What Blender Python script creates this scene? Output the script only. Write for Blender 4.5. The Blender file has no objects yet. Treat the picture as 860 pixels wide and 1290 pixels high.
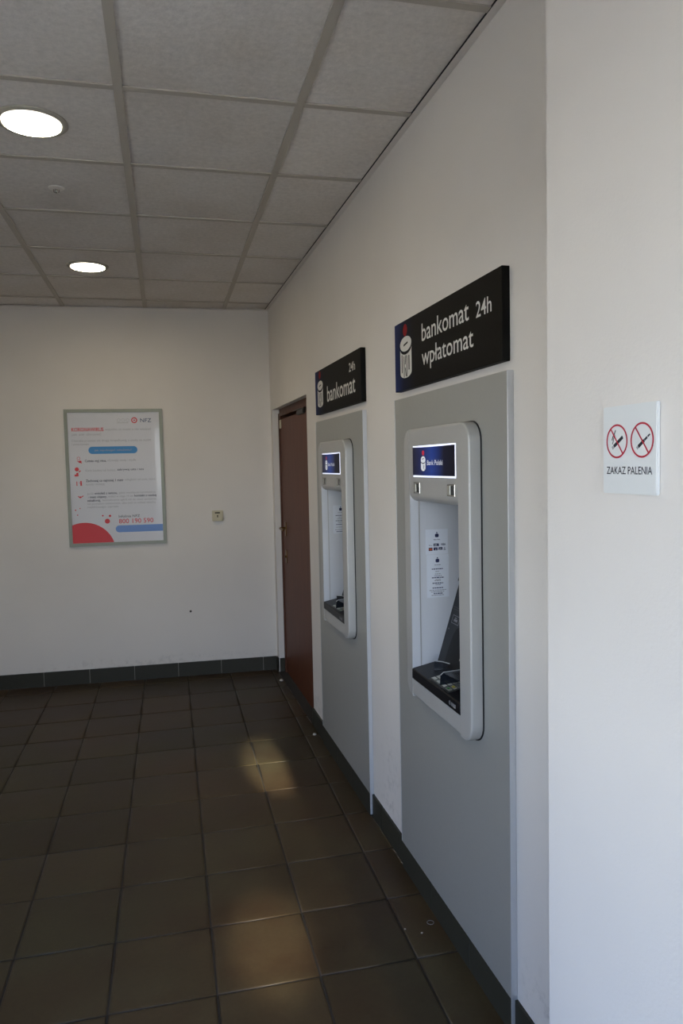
import bpy, bmesh, math, random
from mathutils import Vector, Matrix
random.seed(4)
SC = bpy.context.scene
COL = SC.collection

# ------------------------------------------------------------------ camera
H = 2.7946            # ceiling height
YB, BWS = 5.6636, -0.0665   # back wall: y = YB + BWS * x
FPX = 924.9148
YAW, PITCH, ROLL = 0.2581, -0.0657, -0.0221
def make_camera():
    cy, sy = math.cos(YAW), math.sin(YAW); cp, sp = math.cos(PITCH), math.sin(PITCH)
    cr, sr = math.cos(ROLL), math.sin(ROLL)
    F = Vector((sy*cp, cy*cp, sp)); R = Vector((cy, -sy, 0)); U = R.cross(F)
    R2 = cr*R + sr*U; U2 = -sr*R + cr*U
    cd = bpy.data.cameras.new('camera'); c = bpy.data.objects.new('camera', cd); COL.objects.link(c)
    cd.sensor_fit = 'VERTICAL'; cd.sensor_height = 36.0; cd.lens = FPX/1290*36
    cd.clip_start = 0.05; cd.clip_end = 200
    m = Matrix(((R2.x, U2.x, -F.x, -0.9459), (R2.y, U2.y, -F.y, 0), (R2.z, U2.z, -F.z, 1.6089), (0, 0, 0, 1)))
    c.matrix_world = m
    SC.camera = c
make_camera()

# ------------------------------------------------------------------ sky, light, exposure
SKY_STRENGTH = 13.5
LAMP_POWER = 5.6
SC.view_settings.view_transform = 'Standard'
SC.view_settings.look = 'None'
SC.view_settings.gamma = 1.0
SC.view_settings.use_curve_mapping = False
SC.view_settings.exposure = 0.0
SC.cycles.max_bounces = 10
SC.cycles.diffuse_bounces = 6
SC.cycles.glossy_bounces = 4
SC.cycles.transparent_max_bounces = 8
SC.cycles.sample_clamp_indirect = 15.0
SC.cycles.caustics_reflective = False
SC.cycles.caustics_refractive = False

def make_world():
    w = bpy.data.worlds.new('sky'); SC.world = w; w.use_nodes = True
    nt = w.node_tree; nt.nodes.clear()
    out = nt.nodes.new('ShaderNodeOutputWorld'); bg = nt.nodes.new('ShaderNodeBackground')
    tc = nt.nodes.new('ShaderNodeTexCoord'); sx = nt.nodes.new('ShaderNodeSeparateXYZ'); rp = nt.nodes.new('ShaderNodeValToRGB')
    nt.links.new(tc.outputs['Generated'], sx.inputs[0]); nt.links.new(sx.outputs['Z'], rp.inputs[0])
    cr = rp.color_ramp
    cr.elements[0].position = 0.0; cr.elements[0].color = (0.98, 0.99, 1.0, 1)
    cr.elements[1].position = 1.0; cr.elements[1].color = (0.20, 0.36, 0.80, 1)
    e = cr.elements.new(0.12); e.color = (0.66, 0.75, 0.92, 1)
    e = cr.elements.new(0.35); e.color = (0.36, 0.50, 0.84, 1)
    nt.links.new(rp.outputs[0], bg.inputs['Color']); bg.inputs['Strength'].default_value = SKY_STRENGTH
    nt.links.new(bg.outputs[0], out.inputs[0])
make_world()

def lamp(name, kind, loc, energy, color, direction=(0, 0, -1), **kw):
    l = bpy.data.lights.new(name, kind); o = bpy.data.objects.new(name, l); COL.objects.link(o)
    l.energy = energy; l.color = color; o.location = loc
    o.rotation_mode = 'QUATERNION'
    o.rotation_quaternion = Vector(direction).to_track_quat('-Z', 'Y')
    for k, v in kw.items(): setattr(l, k, v)
    return o
# the shopfront opening behind the camera: portal only guides sampling, it gives no light itself
pt = lamp('shopfront_portal', 'AREA', (-1.02, -1.12, 1.28), 1, (1, 1, 1), (0, 1, 0), shape='RECTANGLE', size=1.46, size_y=2.4)
pt.data.cycles.is_portal = True
pt = lamp('side_window_portal', 'AREA', (-3.27, 0.4, 1.575), 1, (1, 1, 1), (1, 0, 0), shape='RECTANGLE', size=2.4, size_y=1.2)
pt.data.cycles.is_portal = True
# the sun stands behind the building and lights the street, not the room
lamp('sun', 'SUN', (0, 0, 20), 72.0, (1.0, 0.94, 0.88), (-0.30, -0.62, -0.75), angle=0.01)
# added spot lamps outside the shopfront, standing in for sun reflected onto the floor
def glint_spot(target, src, energy, deg, blend):
    d = Vector(target) - Vector(src)
    lamp('sun_glint_stand_in', 'SPOT', src, energy, (1.0, 0.92, 0.78), d, spot_size=math.radians(deg), spot_blend=blend, shadow_soft_size=0.03)
glint_spot((-0.365, 3.83, 0), (-0.30, -5.0, 3.5), 24000, 2.1, 1.0)
glint_spot((-0.60, 2.37, 0), (-0.62, -5.0, 4.1), 7500, 2.5, 1.0)
glint_spot((-0.44, 2.90, 0), (-0.30, -5.0, 3.9), 1100, 10.0, 1.0)

# ------------------------------------------------------------------ materials
def lin(c):
    return tuple(((v/255)/12.92 if v/255 <= 0.04045 else ((v/255+0.055)/1.055)**2.4) for v in c)
MATS = {}
def mat(name, rgb, rough=0.5, metal=0.0, spec=0.5, emit=None, estr=1.0, coat=0.0):
    if name in MATS: return MATS[name]
    m = bpy.data.materials.new(name); m.use_nodes = True
    b = m.node_tree.nodes['Principled BSDF']
    b.inputs['Base Color'].default_value = (*lin(rgb), 1); b.inputs['Roughness'].default_value = rough
    b.inputs['Metallic'].default_value = metal; b.inputs['Specular IOR Level'].default_value = spec
    b.inputs['Coat Weight'].default_value = coat
    if emit: b.inputs['Emission Color'].default_value = (*lin(emit), 1); b.inputs['Emission Strength'].default_value = estr
    MATS[name] = m
    return m
def nodes(m): return m.node_tree.nodes, m.node_tree.links, m.node_tree.nodes['Principled BSDF']
def noise(N, L, scale, detail=4, rough=0.5, vec=None, coord='Object'):
    t = N.new('ShaderNodeTexNoise'); t.inputs['Scale'].default_value = scale; t.inputs['Detail'].default_value = detail
    t.inputs['Roughness'].default_value = rough
    if vec is None:
        c = N.new('ShaderNodeNewGeometry'); vec = c.outputs['Position']
    L.new(vec, t.inputs['Vector']); return t
def ramp(N, L, src, stops):
    r = N.new('ShaderNodeValToRGB'); L.new(src, r.inputs[0])
    e = r.color_ramp.elements
    e[0].position, e[0].color = stops[0][0], (*stops[0][1], 1)
    e[1].position, e[1].color = stops[-1][0], (*stops[-1][1], 1)
    for p, c in stops[1:-1]:
        x = e.new(p); x.color = (*c, 1)
    return r
def bump(N, L, b, height, strength, dist=0.01):
    bp = N.new('ShaderNodeBump'); bp.inputs['Strength'].default_value = strength; bp.inputs['Distance'].default_value = dist
    L.new(height, bp.inputs['Height']); L.new(bp.outputs[0], b.inputs['Normal'])

def wall_paint(name, rgb, scuffs=()):
    m = mat(name, rgb, 0.75, spec=0.3); N, L, b = nodes(m)
    n1 = noise(N, L, 1.3, 3); base = lin(rgb)
    r1 = ramp(N, L, n1.outputs['Fac'], [(0.3, tuple(v*0.95 for v in base)), (0.7, tuple(min(1, v*1.03) for v in base))])
    col = r1.outputs[0]
    for (c, rad, st) in scuffs:          # scuff marks and grime where shoes and bags touch the wall
        g = N.new('ShaderNodeNewGeometry'); v = N.new('ShaderNodeVectorMath'); v.operation = 'SUBTRACT'
        L.new(g.outputs['Position'], v.inputs[0]); v.inputs[1].default_value = c
        d = N.new('ShaderNodeVectorMath'); d.operation = 'DIVIDE'; L.new(v.outputs[0], d.inputs[0]); d.inputs[1].default_value = rad
        ln = N.new('ShaderNodeVectorMath'); ln.operation = 'LENGTH'; L.new(d.outputs[0], ln.inputs[0])
        mp = N.new('ShaderNodeMapRange'); L.new(ln.outputs['Value'], mp.inputs[0])
        mp.inputs[1].default_value = 0; mp.inputs[2].default_value = 1; mp.inputs[3].default_value = 1; mp.inputs[4].default_value = 0
        nn = noise(N, L, 22, 5, 0.7); rr = ramp(N, L, nn.outputs['Fac'], [(0.50, (0, 0, 0)), (0.68, (1, 1, 1))])
        mu = N.new('ShaderNodeMath'); mu.operation = 'MULTIPLY'; L.new(mp.outputs[0], mu.inputs[0]); L.new(rr.outputs[0], mu.inputs[1])
        m2 = N.new('ShaderNodeMath'); m2.operation = 'MULTIPLY'; L.new(mu.outputs[0], m2.inputs[0]); m2.inputs[1].default_value = st
        mx = N.new('ShaderNodeMix'); mx.data_type = 'RGBA'; L.new(m2.outputs[0], mx.inputs['Factor'])
        L.new(col, mx.inputs['A']); mx.inputs['B'].default_value = (0.10, 0.095, 0.09, 1)
        col = mx.outputs['Result']
    L.new(col, b.inputs['Base Color'])
    n2 = noise(N, L, 130, 4, 0.6); bump(N, L, b, n2.outputs['Fac'], 0.25, 0.002)
    return m
M_WALL = wall_paint('white_wall_paint', (217, 212, 205), [
    ((0, 2.86, 0.30), (0.4, 0.16, 0.22), 0.30), ((0, 2.9, 0.16), (0.4, 0.3, 0.06), 0.25), ((0, 1.60, 0.19), (0.4, 0.2, 0.11), 0.35), ((0, 1.60, 1.47), (0.4, 0.07, 0.16), 0.12),
    ((-1.0, 5.7, 0.13), (1.2, 0.3, 0.06), 0.3), ((0, 4.2, 0.16), (0.4, 0.2, 0.1), 0.4)])

def ceiling_mat():
    m = mat('mineral_fibre', (176, 168, 158), 0.9, spec=0.2); N, L, b = nodes(m)
    oi = N.new('ShaderNodeObjectInfo')
    n1 = noise(N, L, 45, 6, 0.7); base = lin((226, 221, 215))
    r = ramp(N, L, n1.outputs['Fac'], [(0.3, tuple(v*0.86 for v in base)), (0.72, tuple(v*1.08 for v in base))])
    n3 = noise(N, L, 2.2, 5, 0.6)
    r3 = ramp(N, L, n3.outputs['Fac'], [(0.35, (0.90, 0.88, 0.85)), (0.65, (1, 1, 1))])
    mx = N.new('ShaderNodeMix'); mx.data_type = 'RGBA'; mx.blend_type = 'MULTIPLY'; mx.inputs['Factor'].default_value = 1
    L.new(r.outputs[0], mx.inputs['A']); L.new(r3.outputs[0], mx.inputs['B'])
    hv = N.new('ShaderNodeHueSaturation'); L.new(mx.outputs['Result'], hv.inputs['Color'])
    mr = N.new('ShaderNodeMapRange'); L.new(oi.outputs['Random'], mr.inputs[0]); mr.inputs[3].default_value = 0.94; mr.inputs[4].default_value = 1.04
    L.new(mr.outputs[0], hv.inputs['Value']); L.new(hv.outputs[0], b.inputs['Base Color'])
    bump(N, L, b, n1.outputs['Fac'], 0.5, 0.004)
    return m
M_CEIL = ceiling_mat()
M_TEE = mat('ceiling_tee_enamel', (178, 171, 159), 0.5, spec=0.35)
M_ANGLE = mat('wall_angle_enamel', (216, 210, 202), 0.5, spec=0.35)
M_PLENUM = mat('dark_ceiling_void', (20, 19, 18), 0.9)

def floor_tile_mat():
    m = mat('dark_stoneware', (70, 62, 54), 0.42, spec=0.3); N, L, b = nodes(m)
    oi = N.new('ShaderNodeObjectInfo')
    n1 = noise(N, L, 3.2, 6, 0.65)
    c1, c2 = (52, 39, 26), (65, 57, 40)
    r = ramp(N, L, n1.outputs['Fac'], [(0.3, lin(c1)), (0.7, lin(c2))])
    n2 = noise(N, L, 60, 5, 0.7)
    r2 = ramp(N, L, n2.outputs['Fac'], [(0.35, (0.88, 0.88, 0.88)), (0.7, (1.05, 1.05, 1.05))])
    mx = N.new('ShaderNodeMix'); mx.data_type = 'RGBA'; mx.blend_type = 'MULTIPLY'; mx.inputs['Factor'].default_value = 1
    L.new(r.outputs[0], mx.inputs['A']); L.new(r2.outputs[0], mx.inputs['B'])
    n5 = noise(N, L, 0.9, 3, 0.5); r5 = ramp(N, L, n5.outputs['Fac'], [(0.40, (1.08, 0.95, 0.86)), (0.60, (0.96, 1.03, 0.96))])
    m5 = N.new('ShaderNodeMix'); m5.data_type = 'RGBA'; m5.blend_type = 'MULTIPLY'; m5.inputs['Factor'].default_value = 1
    L.new(mx.outputs['Result'], m5.inputs['A']); L.new(r5.outputs[0], m5.inputs['B'])
    hv = N.new('ShaderNodeHueSaturation'); L.new(m5.outputs['Result'], hv.inputs['Color'])
    mr = N.new('ShaderNodeMapRange'); L.new(oi.outputs['Random'], mr.inputs[0]); mr.inputs[3].default_value = 0.80; mr.inputs[4].default_value = 1.20
    L.new(mr.outputs[0], hv.inputs['Value']); L.new(hv.outputs[0], b.inputs['Base Color'])
    rr = N.new('ShaderNodeMapRange'); L.new(n1.outputs['Fac'], rr.inputs[0]); rr.inputs[3].default_value = 0.36; rr.inputs[4].default_value = 0.60
    L.new(rr.outputs[0], b.inputs['Roughness'])
    n4 = noise(N, L, 9, 3, 0.5); bump(N, L, b, n4.outputs['Fac'], 0.12, 0.01)
    return m
M_TILE = floor_tile_mat()
M_GROUT = mat('dark_grout', (38, 34, 30), 0.9)
M_SKIRT = mat('dark_skirting_tile', (52, 51, 43), 0.5, spec=0.22)
M_SKGROUT = mat('pale_skirting_grout', (130, 126, 116), 0.8)

def brushed(name, rgb, rough=0.4, metal=0.55):
    m = mat(name, rgb, rough, metal); N, L, b = nodes(m)
    n = noise(N, L, 90, 3, 0.6)
    r = N.new('ShaderNodeMapRange'); L.new(n.outputs['Fac'], r.inputs[0]); r.inputs[3].default_value = rough-0.05; r.inputs[4].default_value = rough+0.08
    L.new(r.outputs[0], b.inputs['Roughness'])
    return m
M_PANEL = brushed('silver_laminate', (166, 166, 160), 0.48, 0.35)
M_TRIM = brushed('aluminium_edge', (196, 198, 200), 0.4, 0.5)
M_FASCIA = brushed('silver_grey_plastic', (176, 175, 171), 0.45, 0.25)
M_JAMB = mat('pale_silver_plastic', (205, 207, 210), 0.4, 0.1)
M_GAPLINE = mat('shadow_gap_black', (14, 14, 14), 0.7)
M_BLACK = mat('black_plastic', (13, 14, 19), 0.42, spec=0.3)
M_GLASS = mat('dark_screen_glass', (8, 9, 12), 0.08, coat=0.5)
M_KEY = mat('steel_key', (190, 190, 180), 0.3, 0.7)
M_KEYDARK = mat('dark_keypad_bed', (60, 62, 62), 0.4, 0.5)
M_GREENKEY = mat('green_key_mark', (40, 150, 60), 0.4)
M_YELKEY = mat('yellow_key_mark', (210, 200, 60), 0.4)
M_REDKEY = mat('red_key_mark', (190, 40, 30), 0.4)
M_SHIELD = mat('smoked_shield', (26, 30, 36), 0.2, coat=0.3)
M_CHROME = mat('grey_chrome', (170, 168, 160), 0.18, 0.9)
M_WHITE = mat('white_print', (225, 225, 222), 0.5)
M_PAPER = mat('white_paper', (214, 218, 224), 0.6)
M_DKPRINT = mat('dark_grey_print', (52, 54, 66), 0.6)
M_MIDPRINT = mat('grey_print', (128, 128, 130), 0.6)
M_LTPRINT = mat('light_grey_print', (158, 158, 158), 0.6)
M_NAVY = mat('navy_print', (26, 34, 74), 0.5)
M_ORANGE = mat('orange_print', (196, 88, 40), 0.5)
M_RED = mat('red_print', (176, 34, 38), 0.5)
M_SIGNBLK = mat('satin_black_board', (10, 10, 12), 0.6, spec=0.12)
M_SIGNRED = mat('sign_red_dot', (128, 14, 20), 0.6, spec=0.12)
M_LOGO = mat('sign_white_lettering', (208, 206, 200), 0.6, spec=0.15)
M_SIGNW = mat('white_acrylic', (212, 214, 212), 0.6, spec=0.2)
M_RING = mat('red_ring_print', (180, 38, 58), 0.5)
M_INK = mat('black_ink', (44, 44, 52), 0.5)
M_DOOR = mat('brown_door_veneer', (84, 46, 28), 0.45, spec=0.16)
def grain(m, a, bcol):
    N, L, b = nodes(m)
    g = N.new('ShaderNodeNewGeometry'); mp = N.new('ShaderNodeMapping'); mp.inputs['Scale'].default_value = (14, 14, 1.2)
    L.new(g.outputs['Position'], mp.inputs[0]); n = noise(N, L, 3, 6, 0.6, mp.outputs[0])
    r = ramp(N, L, n.outputs['Fac'], [(0.3, lin(a)), (0.7, lin(bcol))]); L.new(r.outputs[0], b.inputs['Base Color'])
grain(M_DOOR, (84, 48, 32), (102, 60, 40))
M_DOORFR = mat('brown_door_frame', (80, 46, 30), 0.5, spec=0.25)
M_BRASS = mat('aged_brass', (112, 84, 46), 0.3, 0.9)
M_CLOSER = mat('dark_bronze', (40, 36, 30), 0.4, 0.4)
M_IVORY = mat('ivory_plastic', (196, 188, 162), 0.6, spec=0.2)
M_SLOT = mat('dark_slot', (50, 46, 36), 0.6)
M_FRAME = brushed('aluminium_poster_frame', (132, 134, 122), 0.5, 0.45)
M_POSTER = mat('poster_paper', (196, 196, 200), 0.35, coat=0.3)
M_BLUE = mat('blue_print', (52, 130, 190), 0.5)
M_BLUE2 = mat('periwinkle_print', (104, 140, 200), 0.5)
M_PRED = mat('poster_red', (200, 44, 52), 0.5)
M_PDK = mat('poster_dark_text', (70, 72, 84), 0.5)
M_PGR = mat('poster_grey_text', (150, 150, 154), 0.5)
M_PNAVY = mat('poster_navy', (34, 52, 96), 0.5)
M_LAMPRING = mat('lamp_ring_enamel', (170, 164, 150), 0.45)
M_LAMP = mat('lamp_diffuser', (255, 250, 240), 0.4, emit=(255, 247, 232), estr=2.6)
M_GLOW = mat('display_backlight', (240, 242, 255), 0.4, emit=(222, 230, 255), estr=0.85)
M_PEBBLE = mat('white_nylon_stud', (170, 165, 156), 0.4)
M_ALU = brushed('shopfront_aluminium', (180, 182, 184), 0.4, 0.7)
M_PAVE = mat('grey_paving', (128, 124, 116), 0.9)

def display_mat():      # backlit blue advertising strip, darker towards both ends
    m = mat('display_blue', (10, 20, 80), 0.35, spec=0.15); N, L, b = nodes(m)
    tc = N.new('ShaderNodeTexCoord'); s = N.new('ShaderNodeSeparateXYZ'); L.new(tc.outputs['Generated'], s.inputs[0])
    r = ramp(N, L, s.outputs['Y'], [(0.0, (0.001, 0.001, 0.004)), (0.22, (0.0015, 0.002, 0.010)), (0.50, (0.006, 0.022, 0.13)), (0.72, (0.003, 0.009, 0.055)), (1.0, (0.001, 0.001, 0.008))])
    L.new(r.outputs[0], b.inputs['Base Color']); L.new(r.outputs[0], b.inputs['Emission Color']); b.inputs['Emission Strength'].default_value = 1.0
    return m
M_DISP = display_mat()
M_DISPW = mat('display_white_print', (220, 220, 220), 0.4, emit=(190, 195, 205), estr=0.45)
M_DISPR = mat('display_red_print', (180, 20, 50), 0.4, emit=(170, 20, 60), estr=0.35)

def sign_mat():         # printed blue band fading into the black board at the sign's far end
    m = mat('black_board_blue_end', (12, 11, 9), 0.6, spec=0.12); N, L, b = nodes(m)
    tc = N.new('ShaderNodeTexCoord'); s = N.new('ShaderNodeSeparateXYZ'); L.new(tc.outputs['Generated'], s.inputs[0])
    r = ramp(N, L, s.outputs['Y'], [(0.0, lin((12, 11, 9))), (0.76, lin((12, 12, 12))), (0.90, lin((16, 24, 48))), (1.0, lin((30, 44, 92)))])
    L.new(r.outputs[0], b.inputs['Base Color'])
    return m
M_SIGN = sign_mat()
def pane_mat():
    m = bpy.data.materials.new('clear_pane'); m.use_nodes = True; N, L = m.node_tree.nodes, m.node_tree.links; N.clear()
    o = N.new('ShaderNodeOutputMaterial'); t = N.new('ShaderNodeBsdfTransparent'); g = N.new('ShaderNodeBsdfGlossy'); x = N.new('ShaderNodeMixShader')
    t.inputs[0].default_value = (0.93, 0.95, 0.95, 1); g.inputs['Roughness'].default_value = 0.02; x.inputs[0].default_value = 0.05
    L.new(t.outputs[0], x.inputs[1]); L.new(g.outputs[0], x.inputs[2]); L.new(x.outputs[0], o.inputs[0])
    return m
M_PANE = pane_mat()

# ------------------------------------------------------------------ mesh helpers
class MB:
    def __init__(s): s.v = []; s.f = []
    def add(s, vs, fs):
        n = len(s.v); s.v += [tuple(v) for v in vs]; s.f += [tuple(i+n for i in f) for f in fs]; return s
    def box(s, x0, x1, y0, y1, z0, z1, bev=0, seg=2):
        bm = bmesh.new(); bmesh.ops.create_cube(bm, size=1)
        for v in bm.verts:
            v.co = ((x0+x1)/2+v.co.x*(x1-x0), (y0+y1)/2+v.co.y*(y1-y0), (z0+z1)/2+v.co.z*(z1-z0))
        if bev: bmesh.ops.bevel(bm, geom=bm.edges[:], offset=bev, segments=seg, affect='EDGES', clamp_overlap=True)
        return s.bm(bm)
    def bm(s, bm):
        bm.verts.index_update()
        s.add([v.co[:] for v in bm.verts], [[v.index for v in f.verts] for f in bm.faces]); bm.free(); return s
    def prism(s, pts, a, b, axis='x', bev=0, seg=3, only=None):
        """extrude 2D polygon pts along axis from a to b; x: (y,z), y: (x,z), z: (x,y)"""
        def mk(p, t): return {'x': (t, p[0], p[1]), 'y': (p[0], t, p[1]), 'z': (p[0], p[1], t)}[axis]
        bm = bmesh.new()
        A = [bm.verts.new(mk(p, a)) for p in pts]; B = [bm.verts.new(mk(p, b)) for p in pts]
        fa = bm.faces.new(A); fb = bm.faces.new(B[::-1]); n = len(pts)
        for i in range(n): bm.faces.new((A[i], B[i], B[(i+1) % n], A[(i+1) % n]))
        bmesh.ops.recalc_face_normals(bm, faces=bm.faces[:])
        if bev:
            es = [e for e in fa.edges if only is None or only(e)]
            bmesh.ops.bevel(bm, geom=es, offset=bev, segments=seg, affect='EDGES', clamp_overlap=True)
        return s.bm(bm)
    def frame(s, o, ex, ey, pts2, depth=0.0, en=None):
        """flat or thick polygon on a plane frame"""
        vs = [o + ex*p[0] + ey*p[1] for p in pts2]; n = len(vs)
        s.add(vs, [list(range(n))])
        if depth:
            nn = ex.cross(ey).normalized(); vb = [v - nn*depth for v in vs]
            s.add(vs+vb, [[i, n+i, n+(i+1) % n, (i+1) % n] for i in range(n)]); s.add(vb, [list(range(n))[::-1]])
        return s
    def lathe(s, c, axis, prof, n=32):
        """prof: (radius, offset along axis)"""
        ax = Vector(axis).normalized(); u = ax.orthogonal().normalized(); w = ax.cross(u); c = Vector(c); vs = []
        for r, h in prof:
            for i in range(n):
                t = 2*math.pi*i/n; vs.append(c + ax*h + (u*math.cos(t)+w*math.sin(t))*r)
        fs = []
        for k in range(len(prof)-1):
            for i in range(n):
                j = (i+1) % n; fs.append((k*n+i, k*n+j, (k+1)*n+j, (k+1)*n+i))
        fs.append(tuple(range(n))[::-1]); fs.append(tuple((len(prof)-1)*n+i for i in range(n)))
        return s.add(vs, fs)
    def tube(s, pts, r, n=10):
        pts = [Vector(p) for p in pts]; rings = []
        for i, p in enumerate(pts):
            d = (pts[min(i+1, len(pts)-1)] - pts[max(i-1, 0)]).normalized(); u = d.orthogonal().normalized(); w = d.cross(u)
            if i and abs(u.dot(pu)) < 0.999:
                u = (pu - d*pu.dot(d)).normalized(); w = d.cross(u)
            pu = u; rings.append([p + (u*math.cos(2*math.pi*k/n)+w*math.sin(2*math.pi*k/n))*r for k in range(n)])
        vs = [v for q in rings for v in q]; fs = []
        for i in range(len(pts)-1):
            for k in range(n):
                j = (k+1) % n; fs.append((i*n+k, i*n+j, (i+1)*n+j, (i+1)*n+k))
        fs.append(tuple(range(n))[::-1]); fs.append(tuple((len(pts)-1)*n+k for k in range(n)))
        return s.add(vs, fs)

STUFF = {'print', 'red_print', 'bold_text', 'small_text', 'pale_print', 'notice_print', 'display_lettering', 'emblem_cut', 'maker_mark', 'slot_strip', 'pictogram', 'agency_letters'}
def obj(name, mb, m, parent=None, smooth=False, label=None):
    me = bpy.data.meshes.new(name)
    off = WL(parent) if parent is not None else Vector((0, 0, 0))
    me.from_pydata([tuple(Vector(v)-off) for v in mb.v], [], mb.f); me.validate()
    bm = bmesh.new(); bm.from_mesh(me); bmesh.ops.recalc_face_normals(bm, faces=bm.faces[:]) if len(mb.f) > 1 and not getattr(mb, 'flat', False) else None
    bm.to_mesh(me); bm.free()
    me.materials.append(m)
    if smooth:
        for p in me.polygons: p.use_smooth = True
        try: me.set_sharp_from_angle(angle=math.radians(38))
        except Exception: pass
    o = bpy.data.objects.new(name, me); COL.objects.link(o)
    if parent is not None: o.parent = parent
    if label: o['label'] = label
    if name in STUFF: o['kind'] = 'stuff'
    return o
_WL = {}
def WL(o):
    p = Vector((0, 0, 0))
    while o is not None: p += o.location; o = o.parent
    return p
def thing(name, label, cat, loc, group=None):
    o = bpy.data.objects.new(name, None); COL.objects.link(o); o.location = loc; o.empty_display_size = 0.1
    o['label'] = label; o['category'] = cat
    if group: o['group'] = group
    return o
def tag(o, label, cat, group=None):
    o['label'] = label; o['category'] = cat
    if group: o['group'] = group
    return o
def struct(name, mb, m, label, smooth=False):
    o = obj(name, mb, m, None, smooth); o['kind'] = 'structure'; o['label'] = label; return o

# printing on a plane --------------------------------------------------
class Plane2D:
    def __init__(s, o, ex, ey): s.o = Vector(o); s.ex = Vector(ex).normalized(); s.ey = Vector(ey).normalized(); s.n = s.ex.cross(s.ey)
    def lift(s, d): return s.o + s.n*d
    def poly(s, mb, pts, d=0.0004): mb.flat = True; return mb.frame(s.lift(d), s.ex, s.ey, pts)
    def rect(s, mb, x0, x1, y0, y1, d=0.0004): return s.poly(mb, [(x0, y0), (x1, y0), (x1, y1), (x0, y1)], d)
    def disc(s, mb, x, y, rx, ry=None, d=0.0004, n=28):
        ry = ry or rx
        return s.poly(mb, [(x+rx*math.cos(2*math.pi*i/n), y+ry*math.sin(2*math.pi*i/n)) for i in range(n)], d)
    def ring(s, mb, x, y, r, w, d=0.0004, n=40):
        mb.flat = True; o = s.lift(d); vs = []
        for rr in (r, r-w):
            vs += [o+s.ex*(x+rr*math.cos(2*math.pi*i/n))+s.ey*(y+rr*math.sin(2*math.pi*i/n)) for i in range(n)]
        return mb.add(vs, [(i, (i+1) % n, n+(i+1) % n, n+i) for i in range(n)])
    def line(s, mb, x0, y0, x1, y1, w, d=0.0004):
        t = Vector((x1-x0, y1-y0)); t.normalize(); q = Vector((-t.y, t.x))*w/2
        return s.poly(mb, [(x0-q.x, y0-q.y), (x1-q.x, y1-q.y), (x1+q.x, y1+q.y), (x0+q.x, y0+q.y)], d)
    def pill(s, mb, x0, x1, y0, y1, d=0.0004, right=True):
        r = (y1-y0)/2; pts = []
        if right: pts += [(x1-r+r*math.cos(a), (y0+y1)/2+r*math.sin(a)) for a in [math.pi*(-.5+i/10) for i in range(11)]]
        else: pts += [(x1, y0), (x1, y1)]
        pts += [(x0+r+r*math.cos(a), (y0+y1)/2+r*math.sin(a)) for a in [math.pi*(.5+i/10) for i in range(11)]]
        return s.poly(mb, pts, d)
    def text(s, mb, body, x, y, w=None, h=0.01, bold=0.0, d=0.0004, shear=0.0, ref=None):
        """lettering as mesh, left end x, baseline y, h = ascender height, w = total width"""
        vs, fs = glyphs(body, bold); xs = [v[0] for v in vs]; a, b = min(xs), max(xs)
        k = h/0.74
        kx = w/(b-a) if w else k
        mb.flat = True; o = s.lift(d)
        return mb.add([o+s.ex*(x+(v[0]-a)*kx)+s.ey*(y+v[1]*k) for v in vs], fs)
def glyphs(body, bold):
    cu = bpy.data.curves.new('lettering', 'FONT'); cu.body = body; cu.size = 1.0; cu.resolution_u = 3; cu.offset = bold
    cu.dimensions = '2D'; cu.fill_mode = 'FRONT'
    ob = bpy.data.objects.new('lettering_source', cu); COL.objects.link(ob)
    dg = bpy.context.evaluated_depsgraph_get(); dg.update()
    me = ob.evaluated_get(dg).to_mesh()
    r = ([(v.co.x, v.co.y) for v in me.vertices], [tuple(p.vertices) for p in me.polygons])
    ob.evaluated_get(dg).to_mesh_clear()
    bpy.data.objects.remove(ob); bpy.data.curves.remove(cu)
    return r

def rrect(y0, y1, z0, z1, r, n=8):
    pts = []
    for cy, cz, a0 in ((y1-r, z1-r, 0), (y0+r, z1-r, 90), (y0+r, z0+r, 180), (y1-r, z0+r, 270)):
        for i in range(n+1):
            a = math.radians(a0+90*i/n); pts.append((cy+r*math.cos(a), cz+r*math.sin(a)))
    return pts
def clip(poly, inside, cross):
    out = []
    for i in range(len(poly)):
        a, b = poly[i-1], poly[i]
        ia, ib = inside(a), inside(b)
        if ia != ib: out.append(cross(a, b))
        if ib: out.append(b)
    return out
def clip_half(poly, nx, ny, c):   # keep nx*x+ny*y <= c
    f = lambda p: nx*p[0]+ny*p[1]-c
    def cross(a, b):
        t = f(a)/(f(a)-f(b)); return (a[0]+(b[0]-a[0])*t, a[1]+(b[1]-a[1])*t)
    return clip(poly, lambda p: f(p) <= 1e-9, cross)
def grid_wall(mb, us, vs, holes, fn):
    """cells of a u/v grid, minus holes, each a box through fn(u0,u1,v0,v1)"""
    for i in range(len(us)-1):
        for j in range(len(vs)-1):
            cu, cv = (us[i]+us[i+1])/2, (vs[j]+vs[j+1])/2
            if any(h[0] < cu < h[1] and h[2] < cv < h[3] for h in holes): continue
            fn(us[i], us[i+1], vs[j], vs[j+1])

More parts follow.
